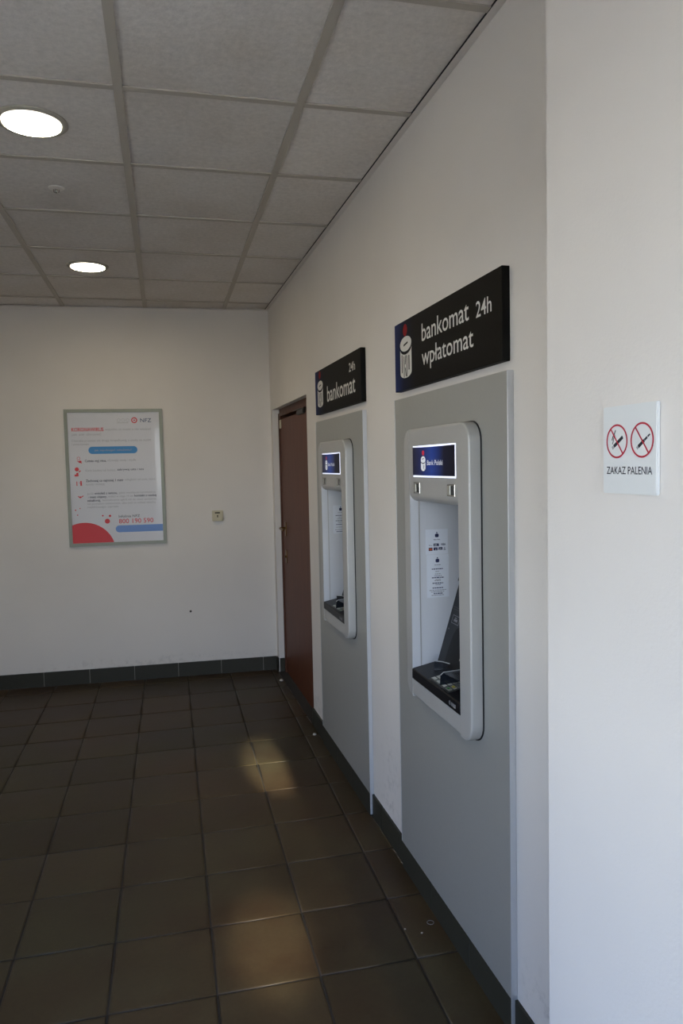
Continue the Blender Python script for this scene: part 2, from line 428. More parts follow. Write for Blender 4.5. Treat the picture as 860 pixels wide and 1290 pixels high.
# ------------------------------------------------------------------ room shell
XL, YF = -3.2, -1.0
PIL, PILY = -0.20, 1.266
DY = 1.347                                  # spacing of the two machines
def holed_slab(rects_y, rects_z, holes, x0, x1):
    """slab in the yz plane with rectangular holes, as one clean shell"""
    bm = bmesh.new(); g = {}
    def V(x, y, z):
        k = (x, round(y, 5), round(z, 5))
        if k not in g: g[k] = bm.verts.new((x, y, z))
        return g[k]
    def solid(i, j):
        if i < 0 or j < 0 or i >= len(rects_y)-1 or j >= len(rects_z)-1: return False
        cy, cz = (rects_y[i]+rects_y[i+1])/2, (rects_z[j]+rects_z[j+1])/2
        return not any(h[0] < cy < h[1] and h[2] < cz < h[3] for h in holes)
    for i in range(len(rects_y)-1):
        for j in range(len(rects_z)-1):
            if not solid(i, j): continue
            y0, y1, z0, z1 = rects_y[i], rects_y[i+1], rects_z[j], rects_z[j+1]
            bm.faces.new((V(x0, y0, z0), V(x0, y0, z1), V(x0, y1, z1), V(x0, y1, z0)))
            bm.faces.new((V(x1, y0, z0), V(x1, y1, z0), V(x1, y1, z1), V(x1, y0, z1)))
            for di, dj, a, b in ((-1, 0, (y0, z0), (y0, z1)), (1, 0, (y1, z1), (y1, z0)), (0, -1, (y1, z0), (y0, z0)), (0, 1, (y0, z1), (y1, z1))):
                if not solid(i+di, j+dj):
                    bm.faces.new((V(x0, *a), V(x1, *a), V(x1, *b), V(x0, *b)))
    mb = MB(); mb.bm(bm); return mb
ATM_HOLES = [(1.99, 2.445, 0.80, 1.71), (1.99+DY, 2.445+DY, 0.80, 1.71)]
DOOR_HOLE = (4.355, 5.585, 0.0, 2.03)
ys = sorted({YF, 5.80, *[v for h in ATM_HOLES for v in h[:2]], *DOOR_HOLE[:2]})
zs = sorted({0.0, H+0.06, 0.80, 1.71, 2.03})
wr = struct('wall_right', holed_slab(ys, zs, [*ATM_HOLES, DOOR_HOLE], 0.0, 0.16), M_WALL, 'off-white painted wall with the two cash machines and the brown door')
# pilaster
mb = MB().box(PIL, 0.0, YF, PILY, 0, H+0.06)
struct('wall_pilaster', mb, M_WALL, 'white painted wall projection at the right edge')
# back wall (slightly out of square)
xb0 = XL-0.1
mb = MB().prism([(0.0, YB), (0.16, YB+BWS*0.16), (0.16, YB+0.35), (xb0, YB+BWS*xb0+0.16), (xb0, YB+BWS*xb0)], 0, H+0.06, 'z')
wb = struct('wall_back', mb, M_WALL, 'off-white painted end wall with the framed poster')
hole = MB(); hx = -0.657
hole.lathe((hx, YB+BWS*hx, 0.501), (0, 1, 0), [(0.004, 0.0), (0.009, -0.0012), (0.006, -0.0016)], 12)
obj('screw_hole', hole, M_SLOT, wb, label='small dark hole in the paint')
SY0, SY1 = -0.8, 1.6
SZ0, SZ1 = 1.0, 2.15
mb = holed_slab([YF-0.2, SY0, SY1, YB+0.3], [0, SZ0, SZ1, H+0.06], [(SY0, SY1, SZ0, SZ1)], XL-0.2, XL)
struct('wall_left', mb, M_WALL, 'white painted wall on the left, outside the view')
# front wall with the glazed shopfront opening
WX0, WX1, WZ0, WZ1 = -1.75, -0.29, 0.25, 2.3
mb = MB()
mb.box(XL, WX0, YF-0.2, YF, 0, H+0.06); mb.box(WX1, 0.16, YF-0.2, YF, 0, H+0.06)
mb.box(WX0, WX1, YF-0.2, YF, WZ1, H+0.06); mb.box(WX0, WX1, YF-0.2, YF, 0, WZ0)
struct('wall_front', mb, M_WALL, 'wall behind the camera with the shopfront glazing')
mb = MB()
for a in (WX0,):
    mb.box(a, a+0.05, YF-0.13, YF-0.07, WZ0, WZ1, 0.004)
mb.box(WX0+0.05, WX1, YF-0.13, YF-0.07, WZ0, WZ0+0.05, 0.004); mb.box(WX0+0.05, WX1, YF-0.13, YF-0.07, WZ1-0.05, WZ1, 0.004)
wn = struct('window_1', mb, M_ALU, 'aluminium shopfront glazing behind the camera')
for a, b in ((WX0+0.05, WX1),):
    obj('pane', MB().box(a, b, YF-0.103, YF-0.097, WZ0+0.05, WZ1-0.05), M_PANE, wn)
mb = MB()
for y in (SY0, 0.375, SY1-0.05): mb.box(XL-0.13, XL-0.07, y, y+0.05, SZ0, SZ1, 0.004)
for z in (SZ0, SZ1-0.05): mb.box(XL-0.13, XL-0.07, SY0, SY1, z, z+0.05, 0.004)
w2 = struct('window_2', mb, M_ALU, 'aluminium side glazing left of the camera')
for a, b in ((SY0+0.05, 0.375), (0.425, SY1-0.05)):
    obj('pane', MB().box(XL-0.103, XL-0.097, a, b, SZ0+0.05, SZ1-0.05), M_PANE, w2)
# paving outside
mb = MB().box(-40, 30, -40, 40, -0.12, -0.065)
struct('floor_outside', mb, M_PAVE, 'grey paving outside the shopfront')

# floor ------------------------------------------------------------------
fl = struct('floor', MB().box(XL, 0.06, YF, YB+0.25, -0.06, -0.004), M_GROUT, 'dark brown-grey stoneware tiled floor')
TW, TD, XF, YF0, GF = 0.3214, 0.3395, 0.1304, 2.1525, -0.029
def tile_mesh(name, poly, ztop, drop, inset, m, down=False):
    """small pillowed tile: poly (x,y) corner loop, local coordinates"""
    cx = sum(p[0] for p in poly)/len(poly); cy = sum(p[1] for p in poly)/len(poly)
    n = len(poly)
    def shrink(q, k):
        # move each vertex along the inward bisector
        out = []
        for i in range(n):
            p = Vector(q[i]); a = (Vector(q[i-1])-p); b = (Vector(q[(i+1) % n])-p)
            if a.length < 1e-6 or b.length < 1e-6: out.append(tuple(p)); continue
            d = a.normalized()+b.normalized()
            if d.length < 1e-4: d = Vector((cx, cy))-p; 
            d.normalize(); s = abs(a.normalized().cross(d)) if hasattr(a, 'cross') else 1
            s = max(0.35, abs(a.normalized().x*d.y-a.normalized().y*d.x)); q2 = p+d*(k/s); out.append((q2.x, q2.y))
        return out
    r1 = shrink(poly, inset*0.4); r2 = shrink(poly, inset)
    sg = -1 if down else 1
    vs = [(p[0], p[1], ztop-sg*0.006) for p in poly]+[(p[0], p[1], ztop-sg*drop) for p in poly]+[(p[0], p[1], ztop-sg*drop*0.25) for p in r1]+[(p[0], p[1], ztop) for p in r2]
    fs = []
    for k in range(3):
        for i in range(n):
            j = (i+1) % n; q = (k*n+i, k*n+j, (k+1)*n+j, (k+1)*n+i); fs.append(q if not down else q[::-1])
    top = tuple(3*n+i for i in range(n)); fs.append(top if not down else top[::-1])
    me = bpy.data.meshes.new(name); me.from_pydata(vs, [], fs); me.materials.append(m)
    for p in me.polygons: p.use_smooth = not down
    if not down:
        me.polygons[len(fs)-1].use_smooth = True
    return me
def rot(p, a, cy):   # grid coordinates to room
    x, y = p[0], p[1]-cy
    return (x*math.cos(a)-y*math.sin(a), cy+x*math.sin(a)+y*math.cos(a))
def lay_tiles(name, x0s, dx, y0s, dy, gap, ang, cyc, ztop, drop, inset, m, parent, ir, jr, down=False, wob=0.0):
    shared = {}; cnt = 0
    xr = 0.0 if down else -0.008
    for i in ir:
        for j in jr:
            gx0, gx1 = -x0s-dx*(i+1)+gap/2, -x0s-dx*i-gap/2; gy0, gy1 = y0s+dy*j+gap/2, y0s+dy*(j+1)-gap/2
            q = [rot(p, ang, cyc) for p in ((gx0, gy0), (gx1, gy0), (gx1, gy1), (gx0, gy1))]
            c = rot(((gx0+gx1)/2, (gy0+gy1)/2), ang, cyc)
            p = clip_half(q, 1, 0, xr); p = clip_half(p, -1, 0, -XL) if p else p
            p = clip_half(p, 0, -1, -YF) if p else p; p = clip_half(p, -BWS, 1, YB-0.009) if p else p
            if len(p) < 3: continue
            ar = abs(sum(p[k-1][0]*p[k][1]-p[k][0]*p[k-1][1] for k in range(len(p))))/2
            if ar < 0.0015: continue
            full = len(p) == 4 and abs(ar-(gx1-gx0)*(gy1-gy0)) < 1e-5
            if full:
                if 'full' not in shared: shared['full'] = tile_mesh(name, [(a[0]-c[0], a[1]-c[1]) for a in q], 0, drop, inset, m, down)
                me = shared['full']
            else: me = tile_mesh(name, [(a[0]-c[0], a[1]-c[1]) for a in p], 0, drop, inset, m, down)
            o = bpy.data.objects.new(name, me); COL.objects.link(o); o.parent = parent
            o.location = (c[0], c[1], ztop+random.uniform(-wob, wob)*0.0006)
            if wob and full: o.rotation_euler = (random.gauss(0, 0.0012)*wob, random.gauss(0, 0.0012)*wob, 0)
            cnt += 1
    return cnt
lay_tiles('floor_tile', XF, TW, YF0, TD, 0.0055, GF, 3.0, 0.0, 0.0022, 0.012, M_TILE, fl, range(-2, 10), range(-10, 12), wob=1.0)

# skirting -----------------------------------------------------------------
SKH = 0.106
def skirting(name, label, segs, parent_mat=M_SKIRT):
    """segs: list of polygons (x,y) prisms"""
    g = MB()
    for p in segs[0]: g.prism(p, 0, SKH-0.003, 'z')
    o = struct(name, g, M_SKGROUT, label)
    for p in segs[1]: obj('skirting_tile', MB().prism(p, 0.001, SKH, 'z', bev=0), M_SKIRT, o)
    return o
def run(p0, p1, n, t, gap=0.004, step=0.326, phase=0.0):
    """tiles along p0->p1, thickness t towards n"""
    p0 = Vector(p0); p1 = Vector(p1); L = (p1-p0).length; d = (p1-p0)/L; n = Vector(n); tiles = []
    a = phase-step
    back = [tuple(p0), tuple(p1), tuple(p1+n*(t-0.0015)), tuple(p0+n*(t-0.0015))]
    while a < L:
        s, e = max(0, a+gap/2), min(L, a+step-gap/2)
        if e-s > 0.01: tiles.append([tuple(p0+d*s), tuple(p0+d*e), tuple(p0+d*e+n*t), tuple(p0+d*s+n*t)])
        a += step
    return [back], tiles
nb = Vector((BWS, -1)).normalized()
skirting('baseboard_back', 'dark grey-green tile skirting along the end wall', run((XL, YB+BWS*XL), (-0.008, YB+0.0005), nb, 0.011, phase=0.16))
def multi(*rs): return ([b for r in rs for b in r[0]], [t for r in rs for t in r[1]])
skirting('baseboard_right', 'dark tile skirting under the cash machines', multi(
    run((0, PILY), (0, 1.772), (-1, 0), 0.009, phase=0.3),
    run((0, 1.7775), (0, 2.680), (-1, 0), 0.0172, phase=0.28),
    run((0, 2.680), (0, 3.111), (-1, 0), 0.009, phase=0.30),
    run((0, 3.1165), (0, 4.035), (-1, 0), 0.0172, phase=0.3),
    run((0, 4.035), (0, DOOR_HOLE[0]), (-1, 0), 0.011, phase=0.3),
    run((0, DOOR_HOLE[1]), (0, YB-0.012), (-1, 0), 0.011, phase=0.3)))
skirting('baseboard_pilaster', 'dark tile skirting around the wall projection', multi(run((PIL, YF), (PIL, PILY), (-1, 0), 0.011), run((PIL-0.011, PILY), (-0.011, PILY), (0, 1), 0.011)))

# ceiling -------------------------------------------------------------------
ce = struct('ceiling', MB().box(XL, 0.0, YF, YB+0.2, H+0.05, H+0.06), M_PLENUM, 'suspended ceiling of mineral fibre tiles on a painted grid')
XA, WXC, YC, GC = 0.3718, 0.5785, 2.4463, -0.0235
lay_tiles('ceiling_tile', XA-WXC, WXC, YC-0.6*6, 0.6, 0.006, GC, 4.0, H+0.0055, 0.001, 0.004, M_CEIL, ce, range(0, 7), range(0, 12), down=True)
def tee(name, g0, g1, w, z0, z1):
    a, b = Vector(rot(g0, GC, 4.0)), Vector(rot(g1, GC, 4.0)); d = (b-a).normalized(); n = Vector((-d.y, d.x))*w/2
    p = [tuple(a-n), tuple(b-n), tuple(b+n), tuple(a+n)]
    p = clip_half(p, 1, 0, -0.001); p = clip_half(p, -1, 0, -XL) if p else p
    p = clip_half(p, 0, -1, -YF) if p else p; p = clip_half(p, -BWS, 1, YB-0.001) if p else p
    if len(p) < 3: return
    m = MB().prism(p, z0, z1, 'z'); obj(name, m, M_TEE, ce)
for k in range(-1, 6): tee('main_tee', (-XA-WXC*k, YF-0.3), (-XA-WXC*k, YB+0.5), 0.028, H-0.001, H+0.0052)
for j in range(-6, 7):
    for k in range(-1, 6):
        tee('cross_tee', (-XA-WXC*k-0.014, YC+0.6*j), (-XA-WXC*(k+1)+0.014, YC+0.6*j), 0.026, H-0.0002, H+0.0050)
# wall angle
mb = MB(); mb.box(-0.024, -0.0005, PILY, YB-0.002, H-0.0015, H-0.0002)
struct('trim_1', mb, M_ANGLE, 'pale metal wall angle where ceiling meets the right wall')
tl = MB().box(-0.0262, -0.0238, PILY, YB-0.03, H-0.0006, H+0.004)
obj('shadow_gap_strip', tl, M_PLENUM, ce)  # solid dark strip drawn in for the shade between tiles and wall angle
mb = MB()
def backstrip(x0, x1, t, z0, z1): mb.prism([(x0, YB+BWS*x0-0.0004), (x1, YB+BWS*x1-0.0004), (x1, YB+BWS*x1-t), (x0, YB+BWS*x0-t)], z0, z1, 'z')
backstrip(XL, -0.023, 0.022, H-0.0015, H-0.0002); backstrip(XL, -0.023, 0.0016, H-0.024, H-0.0015)
struct('trim_2', mb, M_ANGLE, 'pale metal wall angle where ceiling meets the end wall')

# ------------------------------------------------------------------ door
def build_door():
    xd = 0.045; y0, y1, zt = DOOR_HOLE[0], DOOR_HOLE[1], DOOR_HOLE[3]
    fr = MB(); fr.box(xd-0.002, 0.15, y1-0.035, y1-0.0005, 0, 1.985, 0.002); fr.box(xd-0.004, 0.15, y0+0.0005, y1-0.07, 1.975, zt-0.0005, 0.002)
    fr.box(xd-0.002, 0.15, y1-0.07, y1-0.0005, 1.955, 2.0, 0.002); fr.box(xd, 0.15, y0+0.0005, y0+0.03, 0, 1.975, 0.002)
    o = struct('door_1', fr, M_DOORFR, 'brown flush door recessed in the right wall near the corner')
    obj('door_leaf', MB().box(xd+0.006, xd+0.046, y0+0.034, y1-0.038, 0.006, 1.953, 0.002), M_DOOR, o)
    obj('door_backing', MB().box(0.15, 0.17, y0-0.05, y1+0.05, 0, zt+0.05), M_WALL, o)
    m = MB(); m.box(xd-0.012, xd+0.006, 4.62, 4.83, 1.938, 1.968, 0.004); m.box(xd-0.010, xd-0.006, 4.60, 4.95, 1.970, 1.976)
    obj('door_closer', m, M_CLOSER, o, label='dark door closer at the top')
    obj('hinge_tab', MB().box(xd-0.004, xd+0.006, 5.495, 5.530, 1.885, 1.948, 0.001), M_IVORY, o, label='small pale tab at the top corner')
    h = MB(); yh = 5.42
    h.box(xd, xd+0.006, yh-0.02, yh+0.02, 1.075, 1.185, 0.004); h.tube([(xd+0.005, yh, 1.135), (xd-0.040, yh, 1.135)], 0.010, 12)
    h.tube([(xd-0.038, yh+0.008, 1.135), (xd-0.042, yh-0.02, 1.136), (xd-0.040, yh-0.06, 1.134), (xd-0.036, yh-0.12, 1.130)], 0.008, 10)
    obj('lever_handle', h, M_BRASS, o, True, 'aged brass lever handle')
    h = MB(); h.prism(rrect(yh-0.02, yh+0.02, 0.87, 0.975, 0.018, 5), xd+0.001, xd+0.006, 'x'); h.lathe((xd+0.002, yh, 0.92), (-1, 0, 0), [(0.010, 0), (0.010, 0.008), (0.006, 0.010)], 14)
    obj('lock_plate', h, M_BRASS, o, True, 'aged brass lock plate')
    k = MB().box(0.005, xd, y1-0.009, y1-0.0006, 0.001, SKH); obj('skirting_tile', k, M_SKIRT, o)
build_door()

# ------------------------------------------------------------------ cladding panels
def cladding(y0, y1, z0, z1, x, yh0, yh1, label):
    t = thing('cladding_panel', label, 'wall panel', (0, (y0+y1)/2, z0), 'silver cladding panels around the cash machines')
    ysl = [y0, yh0, yh1, y1]; zsl = [z0, 0.80, 1.705, z1]
    obj('board', holed_slab(ysl, zsl, [(yh0, yh1, 0.80, 1.705)], x, -0.0006), M_PANEL, t)
    m = MB(); m.box(x-0.001, -0.0006, y0-0.004, y0-0.0002, 0.012, z1+0.001, 0.0006, 1)
    obj('edge_trim', m, M_TRIM, t, label='pale aluminium edge running down over the skirting')
    m = MB(); m.box(x-0.001, -0.0006, y1+0.0004, y1+0.004, z0, z1+0.001, 0.0006, 1)
    obj('edge_trim', m, M_TRIM, t)
cladding(1.777, 2.680, 0.107, 1.845, -0.018, 1.99, 2.445, 'tall silver-grey wall panel around the nearer cash machine')
cladding(3.116, 4.035, 0.107, 1.843, -0.018, 1.99+DY, 2.445+DY, 'tall silver-grey wall panel around the farther cash machine, beside the door')

# ------------------------------------------------------------------ cash machines
def can_logo(pl, x, top, w, bot, mbw, mbk, d=0.0006):
    """money-box emblem: tilted lid ellipse with slot, barrel with cut letters"""
    r = w/2; h = top-bot; lid = h*0.40
    n = 30
    # barrel
    pts = [(x-r, top-lid*0.72)]
    for i in range(13):
        a = math.pi+math.pi*i/12; pts.append((x+r*math.cos(a), bot+h*0.13+h*0.13*math.sin(a)))
    pts.append((x+r, top-lid*0.62))
    for i in range(1, 12):
        a = -math.pi*i/12; pts.append((x+r*math.cos(a), top-lid*0.66+h*0.17*math.sin(a)))
    pl.poly(mbw, pts, d)
    pl.disc(mbw, x, top-lid*0.45, r, lid*0.45, d+0.0002)
    # dark gap under the lid, slot, and letter cuts
    seg = 12; up = []; lo = []
    for i in range(seg+1):
        a = -math.pi*i/seg; up.append((x+r*1.02*math.cos(a), top-lid*0.47+lid*0.49*math.sin(a))); lo.append((x+r*1.02*math.cos(a), top-lid*0.47-h*0.025+lid*0.55*math.sin(a)))
    pl.poly(mbk, up+lo[::-1], d+0.0004)
    pl.line(mbk, x-r*0.35, top-lid*0.52, x+r*0.40, top-lid*0.40, h*0.045, d+0.0005)
    t0 = top-lid*1.12; q = d+0.0005
    pl.line(mbk, x-r*0.66, t0+h*0.03, x-r*0.66, bot+h*0.14, h*0.05, q)           # left stroke
    pl.line(mbk, x-r*0.30, t0-h*0.02, x-r*0.30, bot+h*0.02, h*0.042, q)
    pl.line(mbk, x+r*0.02, t0-h*0.01, x-r*0.10, bot+h*0.33, h*0.045, q); pl.line(mbk, x-r*0.10, bot+h*0.25, x+r*0.06, bot+h*0.03, h*0.045, q)
    pl.line(mbk, x+r*0.20, t0-h*0.02, x+r*0.20, bot+h*0.02, h*0.042, q)
    pl.line(mbk, x+r*0.57, t0-h*0.03, x+r*0.57, bot+h*0.17, h*0.065, q)

def build_atm(dy, label, far):
    dy += 0.018
    t = thing('cash_machine', label, 'cash machine', (0, 2.19+dy, 0.8), 'bank cash machines')
    A, B, I0, I1 = 1.915+dy, 2.462+dy, 1.992+dy, 2.406+dy
    zt, zb, zh, zs = 1.723, 0.775, 1.481, 0.843
    xf, xw = -0.058, -0.0205
    out = rrect(A, B, zb, zt, 0.058, 8)
    # black ring standing in for the shadow gap between fascia and panel
    obj('shadow_gap_ring', ring_prism(rrect(A-0.003, B+0.003, zb-0.003, zt+0.003, 0.060, 8), rrect(A+0.02, B-0.02, zb+0.02, zt-0.02, 0.04, 8), xw-0.001, xw+0.0022), M_GAPLINE, t)
    # stiles: outer rounded part left and right
    def stile(cut):
        loops = [(out, xw-0.001)]
        R_ = 0.0065
        for k in range(6):
            a = math.radians(90*k/5); ins = R_*(1-math.cos(a)); loops.append((rrect(A+ins, B-ins, zb+ins, zt-ins, 0.058-ins, 8), xf+R_-R_*math.sin(a)))
        vs, fs = [], []; n = None
        for lp_, x in loops:
            p = cut(lp_); n = len(p); vs += [(x, q[0], q[1]) for q in p]
        for k in range(len(loops)-1):
            for i in range(n): j = (i+1) % n; fs.append((k*n+i, k*n+j, (k+1)*n+j, (k+1)*n+i))
        fs.append(tuple((len(loops)-1)*n+i for i in range(n))); fs.append(tuple(range(n))[::-1])
        return obj('side_stile', MB().add(vs, fs), M_FASCIA, t, True)
    stile(lambda q: clip_half(q, 1, 0, I0)); stile(lambda q: clip_half(q, -1, 0, -I1))
    # head box with curved-in lower edge
    g = 0.0012
    prof = [(0.10, zt-0.001), (xf+0.004, zt-0.001), (xf+0.0015, zt-0.004), (xf+0.0010, zt-0.010), (xf+0.0010, zh+0.022)]
    for i in range(1, 9):
        a = math.radians(90*i/8); prof.append((xf+0.001+0.030*(1-math.cos(a)), zh+0.022-0.030*math.sin(a)))
    prof += [(0.10, zh-0.004), (0.20, zh+0.01), (0.20, zt-0.001)]
    prof = [(x, z) for x, z in prof]
    hb = MB().prism(prof, I0+g, I1-g, 'y'); obj('head_box', hb, M_FASCIA, t, True)
    # apron
    pr = [(xf+0.001, zb+0.012), (xf+0.001, zs-0.001), (0.05, zs-0.001), (0.05, zb+0.001), (xf+0.012, zb+0.001)]
    obj('apron', MB().prism(pr, I0+g, I1-g, 'y'), M_FASCIA, t, True)
    # cavity walls
    m = MB(); m.box(xf+0.002, -0.026, I1-0.0009, I1+0.006, zs, zh+0.03); obj('jamb_front', m, M_JAMB, t)
    m = MB(); m.box(-0.026, -0.0235, I1+0.0012, I1+0.006, zs, zh+0.03); obj('jamb_joint', m, M_MIDPRINT, t)
    m = MB(); m.box(-0.0235, 0.245, I1+0.0010, I1+0.008, zs, zh+0.06); obj('jamb', m, M_JAMB, t)
    m = MB(); m.box(xf+0.002, 0.245, I0-0.006, I0+0.0009, zs, zh+0.06); obj('jamb', m, M_JAMB, t)
    m = MB(); m.box(0.245, 0.255, I0-0.008, I1+0.010, zb+0.03, zt-0.03); m.box(0.05, 0.245, I0-0.008, I1+0.010, zb+0.03, zb+0.036); m.box(-0.02, 0.245, I0-0.008, I1+0.010, zt-0.045, zt-0.038)
    m.box(-0.028, 0.245, I0-0.014, I0-0.008, zb+0.04, zt-0.04); m.box(-0.028, 0.245, I1+0.0085, I1+0.014, zb+0.04, zt-0.04)
    obj('housing', m, M_BLACK, t)
    # shelf
    s0, s1 = I0+0.0013, I1-0.0013
    prof = [(xf-0.001, zs), (xf-0.001, zs+0.032), (xf+0.002, zs+0.0355), (xf+0.010, zs+0.037), (0.035, zs+0.053), (0.06, zs+0.053), (0.06, zs)]
    sh = MB().prism(prof, s0, s1, 'y'); shelf = obj('shelf', sh, M_BLACK, t, True)
    def ztop(x): return zs+0.037+(x-(xf+0.010))*0.016/(0.035-xf-0.010)
    # maker's mark on the shelf's front edge
    pl = Plane2D((xf-0.001, 2.08+dy, zs), (0, -1, 0), (0, 0, 1)); m = MB()
    pl.ring(m, 0.010, 0.015, 0.007, 0.0018); pl.rect(m, 0.008, 0.0125, 0.010, 0.020, 0.0006)
    for i in range(3): pl.rect(m, 0.022+i*0.012, 0.031+i*0.012, 0.009, 0.021); 
    obj('maker_mark', m, M_MIDPRINT, shelf)
    # keypad
    kx0, kx1, ky0, ky1 = -0.040, 0.022, 2.065+dy, 2.235+dy
    def onshelf(x, y, h=0.0): return Vector((x, y, ztop(x)+h))
    slope = Vector((1, 0, 0.016/(0.025-xf))).normalized()
    pk = Plane2D(onshelf(0.022, ky1-0.002), (0, -1, 0), slope)    # x toward camera end, y deeper
    pk.o = onshelf(-0.052, 2.262+dy)
    kb = MB(); kb.flat = False; kb.frame(pk.lift(0.0022), pk.ex, pk.ey, [(0, 0), (0.165, 0), (0.165, 0.078), (0, 0.078)], 0.004)
    kp = obj('keypad_plate', kb, M_KEYDARK, t)
    for i in range(4):
        for j in range(4):
            x = 0.010+i*0.039; y = 0.006+j*0.0175
            k = MB(); k.frame(pk.lift(0.0052), pk.ex, pk.ey, [(x, y), (x+0.029, y), (x+0.029, y+0.0125), (x, y+0.0125)], 0.004)
            obj('key', k, M_KEY, kp)
    mk = MB(); pk.rect(mk, 0.010+3*0.039+0.008, 0.010+3*0.039+0.021, 0.008, 0.0155, 0.0056)
    obj('key_mark', mk, M_GREENKEY, kp)
    mk = MB(); pk.rect(mk, 0.010+3*0.039+0.008, 0.010+3*0.039+0.021, 0.0255, 0.033, 0.0056)
    obj('key_mark', mk, M_YELKEY, kp)
    # PIN shield around the pad: two cheeks and a hood behind
    def cheek(y, x0, x1, z0f, z1, th=0.003):
        m = MB(); m.prism([(x0, ztop(x0)+0.001), (x1, ztop(x1)+0.001), (x1, z1), (x0+0.004, z1-0.006), (x0, z1-0.010)], y-th/2, y+th/2, 'y'); return m
    m = MB()
    ya, yb2, yc = 2.345+dy, 2.170+dy, 2.02+dy
    zc = zs+0.082
    # swept wall: from front of the far cheek, round behind the keys, to the near cheek
    path = [(-0.010, 2.318+dy), (0.012, 2.300+dy), (0.028, 2.262+dy), (0.030, 2.20+dy), (0.030, 2.12+dy), (0.024, 2.06+dy)]
    vs = []
    for (x, y) in path:
        vs += [(x, y, ztop(x)+0.0005), (x, y, zc-0.004+0.0*x), (x+0.003, y+0.002, zc-0.004), (x+0.003, y+0.002, ztop(x)+0.0005)]
    fs = []
    for i in range(len(path)-1):
        a, b = 4*i, 4*(i+1)
        for k in range(4): fs.append((a+k, a+(k+1) % 4, b+(k+1) % 4, b+k))
    fs += [(0, 1, 2, 3), tuple(4*(len(path)-1)+k for k in (3, 2, 1, 0))]
    m.add(vs, fs); obj('pin_shield', m, M_SHIELD, t)
    m = MB(); yq = 2.150+dy
    m.prism([(-0.058, ztop(-0.058)+0.012), (0.034, ztop(0.034)+0.002), (0.034, zc+0.008), (-0.046, zc+0.004), (-0.056, zc-0.004)], yq-0.0018, yq+0.0018, 'y')
    m.add([(-0.046, yq, zc+0.004), (0.034, yq, zc+0.008), (0.034, yq-0.09, zc+0.006), (-0.030, yq-0.09, zc+0.002),
           (-0.046, yq, zc+0.001), (0.034, yq, zc+0.005), (0.034, yq-0.09, zc+0.003), (-0.030, yq-0.09, zc-0.001)],
          [(0, 1, 2, 3), (7, 6, 5, 4), (0, 3, 7, 4), (3, 2, 6, 7), (2, 1, 5, 6), (1, 0, 4, 5)])
    obj('pin_shield', m, M_SHIELD, t)
    m = MB(); m.tube([(-0.056, yq, zc-0.002), (-0.046, yq, zc+0.006), (0.034, yq, zc+0.010)], 0.0016, 6)
    m.tube([(-0.010, 2.318+dy, zc-0.003), (0.012, 2.300+dy, zc-0.003), (0.028, 2.262+dy, zc-0.003), (0.030, 2.20+dy, zc-0.003), (0.024, 2.06+dy, zc-0.003)], 0.0016, 6)
    obj('shield_edge', m, M_TRIM, t)
    # reclined screen console
    sx = 0.095/0.302
    zc0 = zs+0.050
    xs = lambda z: 0.038+(z-(zs+0.052))*sx
    prof = [(xs(zc0), zc0), (xs(zh+0.02), zh+0.02), (xs(zh+0.02)+0.02, zh+0.02), (xs(zc0)+0.03, zc0)]
    con = obj('screen_console', MB().prism(prof, s0, s1, 'y'), M_BLACK, t)
    up = Vector((sx, 0, 1)).normalized()
    ps = Plane2D((xs(zc0), I1, zc0), (0, -1, 0), up)   # x from far jamb toward near, y up the slope
    W = I1-I0
    m = MB()
    m.frame(ps.lift(0.010), ps.ex, ps.ey, [(0.006, 0.30), (W-0.006, 0.30), (W-0.006, 0.325), (0.006, 0.325)], 0.010)
    m.frame(ps.lift(0.010), ps.ex, ps.ey, [(0.006, 0.555), (W-0.006, 0.555), (W-0.006, 0.575), (0.006, 0.575)], 0.010)
    m.frame(ps.lift(0.010), ps.ex, ps.ey, [(0.006, 0.325), (0.06, 0.325), (0.06, 0.555), (0.006, 0.555)], 0.010)
    m.frame(ps.lift(0.010), ps.ex, ps.ey, [(W-0.06, 0.325), (W-0.006, 0.325), (W-0.006, 0.555), (W-0.06, 0.555)], 0.010)
    obj('screen_bezel', m, M_BLACK, con)
    m = MB(); ps.rect(m, 0.06, W-0.06, 0.325, 0.555, 0.001); obj('screen_glass', m, M_GLASS, con)
    for sd in (0.024, W-0.042):
        for i in range(4):
            m = MB(); m.frame(ps.lift(0.013), ps.ex, ps.ey, [(sd, 0.345+i*0.052), (sd+0.018, 0.345+i*0.052), (sd+0.018, 0.360+i*0.052), (sd, 0.360+i*0.052)], 0.003); obj('side_button', m, M_KEYDARK, con)
    # raised card-reader block with the slot, and the cash shutter
    m = MB(); pts = [(0.096, 0.012), (0.385, 0.012), (0.385, 0.15), (0.135, 0.15), (0.118, 0.140), (0.106, 0.115), (0.100, 0.08)]
    m.frame(ps.lift(0.020), ps.ex, ps.ey, pts, 0.020); obj('reader_block', m, mat('matt_black', (7, 7, 8), 0.5, spec=0.2), con)
    m = MB(); ps.rect(m, 0.20, 0.36, 0.05, 0.056, 0.0206); ps.rect(m, 0.22, 0.32, 0.115, 0.119, 0.0206); obj('slot', m, M_CHROME, con)
    # pale slotted strips and pictogram beside them
    m = MB()
    for z in (0.206, 0.198): ps.rect(m, 0.012, 0.075, z, z+0.0025, 0.0006)
    obj('slot_strip', m, M_KEYDARK, con)
    m = MB(); a, b2, c, d = 0.025, 0.085, 0.150, 0.180
    for r in ((a, b2, c, c+0.002), (a, b2, d-0.002, d), (a, a+0.003, c, d), (b2-0.003, b2, c, d), (a+0.015, b2-0.015, c+0.009, d-0.013), (a+0.02, b2-0.025, d-0.011, d-0.007)): ps.rect(m, *r, 0.0006)
    obj('pictogram', m, M_MIDPRINT, con, label='small pale pictogram')
